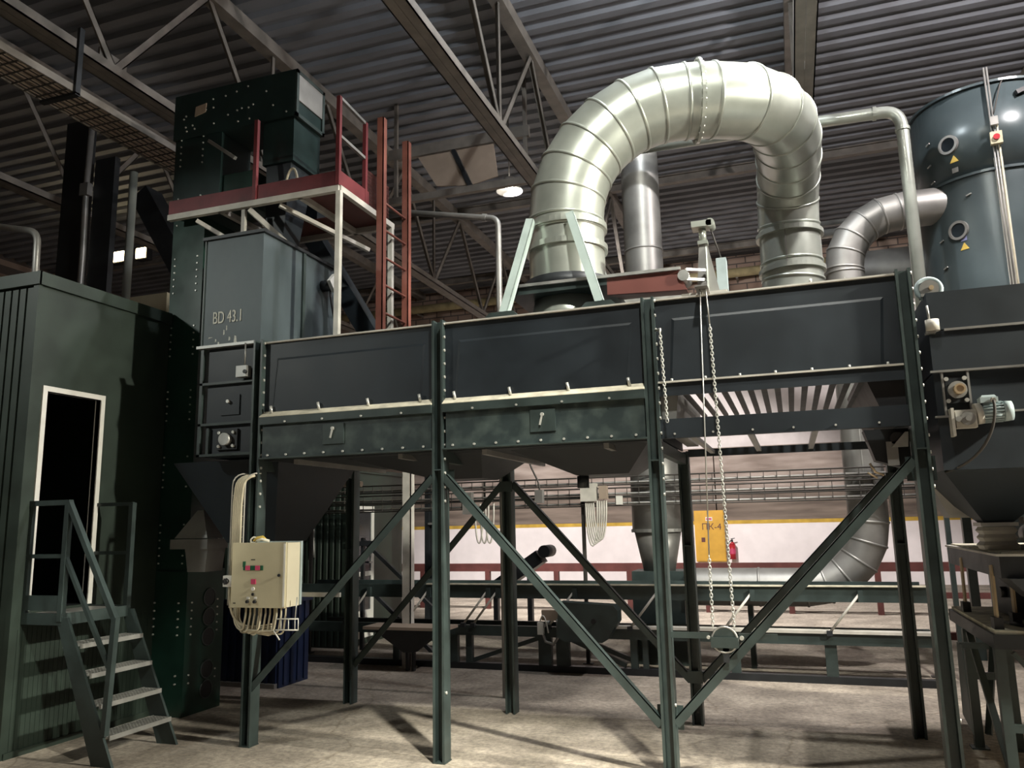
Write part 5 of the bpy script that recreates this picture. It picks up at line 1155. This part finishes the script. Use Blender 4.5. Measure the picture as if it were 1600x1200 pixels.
for a, (xx, w_) in enumerate(((-14.92, 0.46), (-14.20, 0.34))):
    hs = part(fl, 'housing', MB().box(xx - w_ / 2, xx + w_ / 2, 14.22, 14.40, 8.12, 8.42), M['darkmetal'])
    part(hs, 'lens', MB().box(xx - w_ / 2 + 0.03, xx + w_ / 2 - 0.03, 14.20, 14.22, 8.15, 8.39), M['floodglow'])
part(fl, 'yoke', MB().box(-15.0, -14.1, 14.30, 14.34, 8.42, 8.46).box(-14.6, -14.56, 14.30, 14.34, 8.46, 9.25), M['darkmetal'])
ob = thing('slanting_spout', 'thick black spout slanting down beyond the cabin', 'spout', (-8.0, 9.0, 0))
part(ob, 'spout', MB().bar((-9.35, 9.4, 7.0), (-8.25, 9.4, 5.3), 0.34, 0.34), M['darkmetal'])
part(ob, 'elbow', MB().bar((-8.28, 9.4, 5.4), (-8.28, 9.4, 3.0), 0.36, 0.36), M['darkmetal'])
part(ob, 'leg', MB().box(-8.38, -8.18, 9.3, 9.5, 0, 3.0), M['darkmetal'])

# beige boards slung under the roof behind the ladder
bo = thing('slung_boards', 'two beige boards slung under the roof in a dark frame', 'boards', (-4.9, 11.2, 6.9))
def quad(a, b_, c_, d_, t=0.03):
    a, b_, c_, d_ = V(a), V(b_), V(c_), V(d_); n_ = (b_ - a).cross(d_ - a).normalized() * t
    return MB().hexa([a, b_, c_, d_, a + n_, b_ + n_, c_ + n_, d_ + n_])
part(bo, 'board', quad((-5.83, 12.0, 8.20), (-5.20, 12.0, 8.20), (-4.87, 12.0, 7.52), (-5.47, 12.0, 7.60)), M['ply'])
part(bo, 'board', quad((-5.09, 12.0, 8.20), (-4.40, 12.0, 8.20), (-4.33, 12.0, 7.60), (-4.79, 12.0, 7.52)), M['ply'])
part(bo, 'frame', MB().box(-6.4, -3.75, 11.97, 12.06, 8.22, 8.42), M['truss'])
part(bo, 'frame', MB().box(-6.4, -3.75, 11.97, 12.06, 7.38, 7.50), M['truss'])
part(bo, 'divider', MB().bar((-5.15, 12.0, 8.22), (-4.83, 12.0, 7.48), 0.05, 0.07), M['darkmetal'])
part(bo, 'hanger', MB().box(-6.3, -6.24, 11.98, 12.04, 7.4, 9.33).box(-3.85, -3.79, 11.98, 12.04, 7.4, 9.33), M['truss'])

# ------------------------------------------------------------------ hall lamps
for i, ((x, y, z), aim, pw, cc, an) in enumerate(LAMPS[:8]):
    hl_ = thing('high_bay_lamp', ['bell lamp hung in front of the machine', 'bell lamp hung at the storage bin end', 'bare bulb lamp hung beyond the filter tank', 'pale bell lamp hung behind the beige boards', 'bell lamp hung in front of the control cabin', 'bare bulb lamp hung above the silver arch', 'added lamp brightening the open floor before the machine', 'bell lamp hung straight above the storage bin'][i], 'lamp', (x, y, z), 'bell lamps under the roof')
    if an: part(hl_, 'shade', MB().cyl((x, y, z - 0.1), (x, y, z + 0.15), 0.24, 0.10, n=24, caps=False), M['galvold'])
    part(hl_, 'bulb', MB().cyl((x, y, z - 0.05), (x, y, z + 0.1), 0.07, n=14), M['lamp'])
    part(hl_, 'cord', MB().cyl((x, y, z + 0.15), (x, y, 9.3), 0.012, n=6), M['cabledark'])
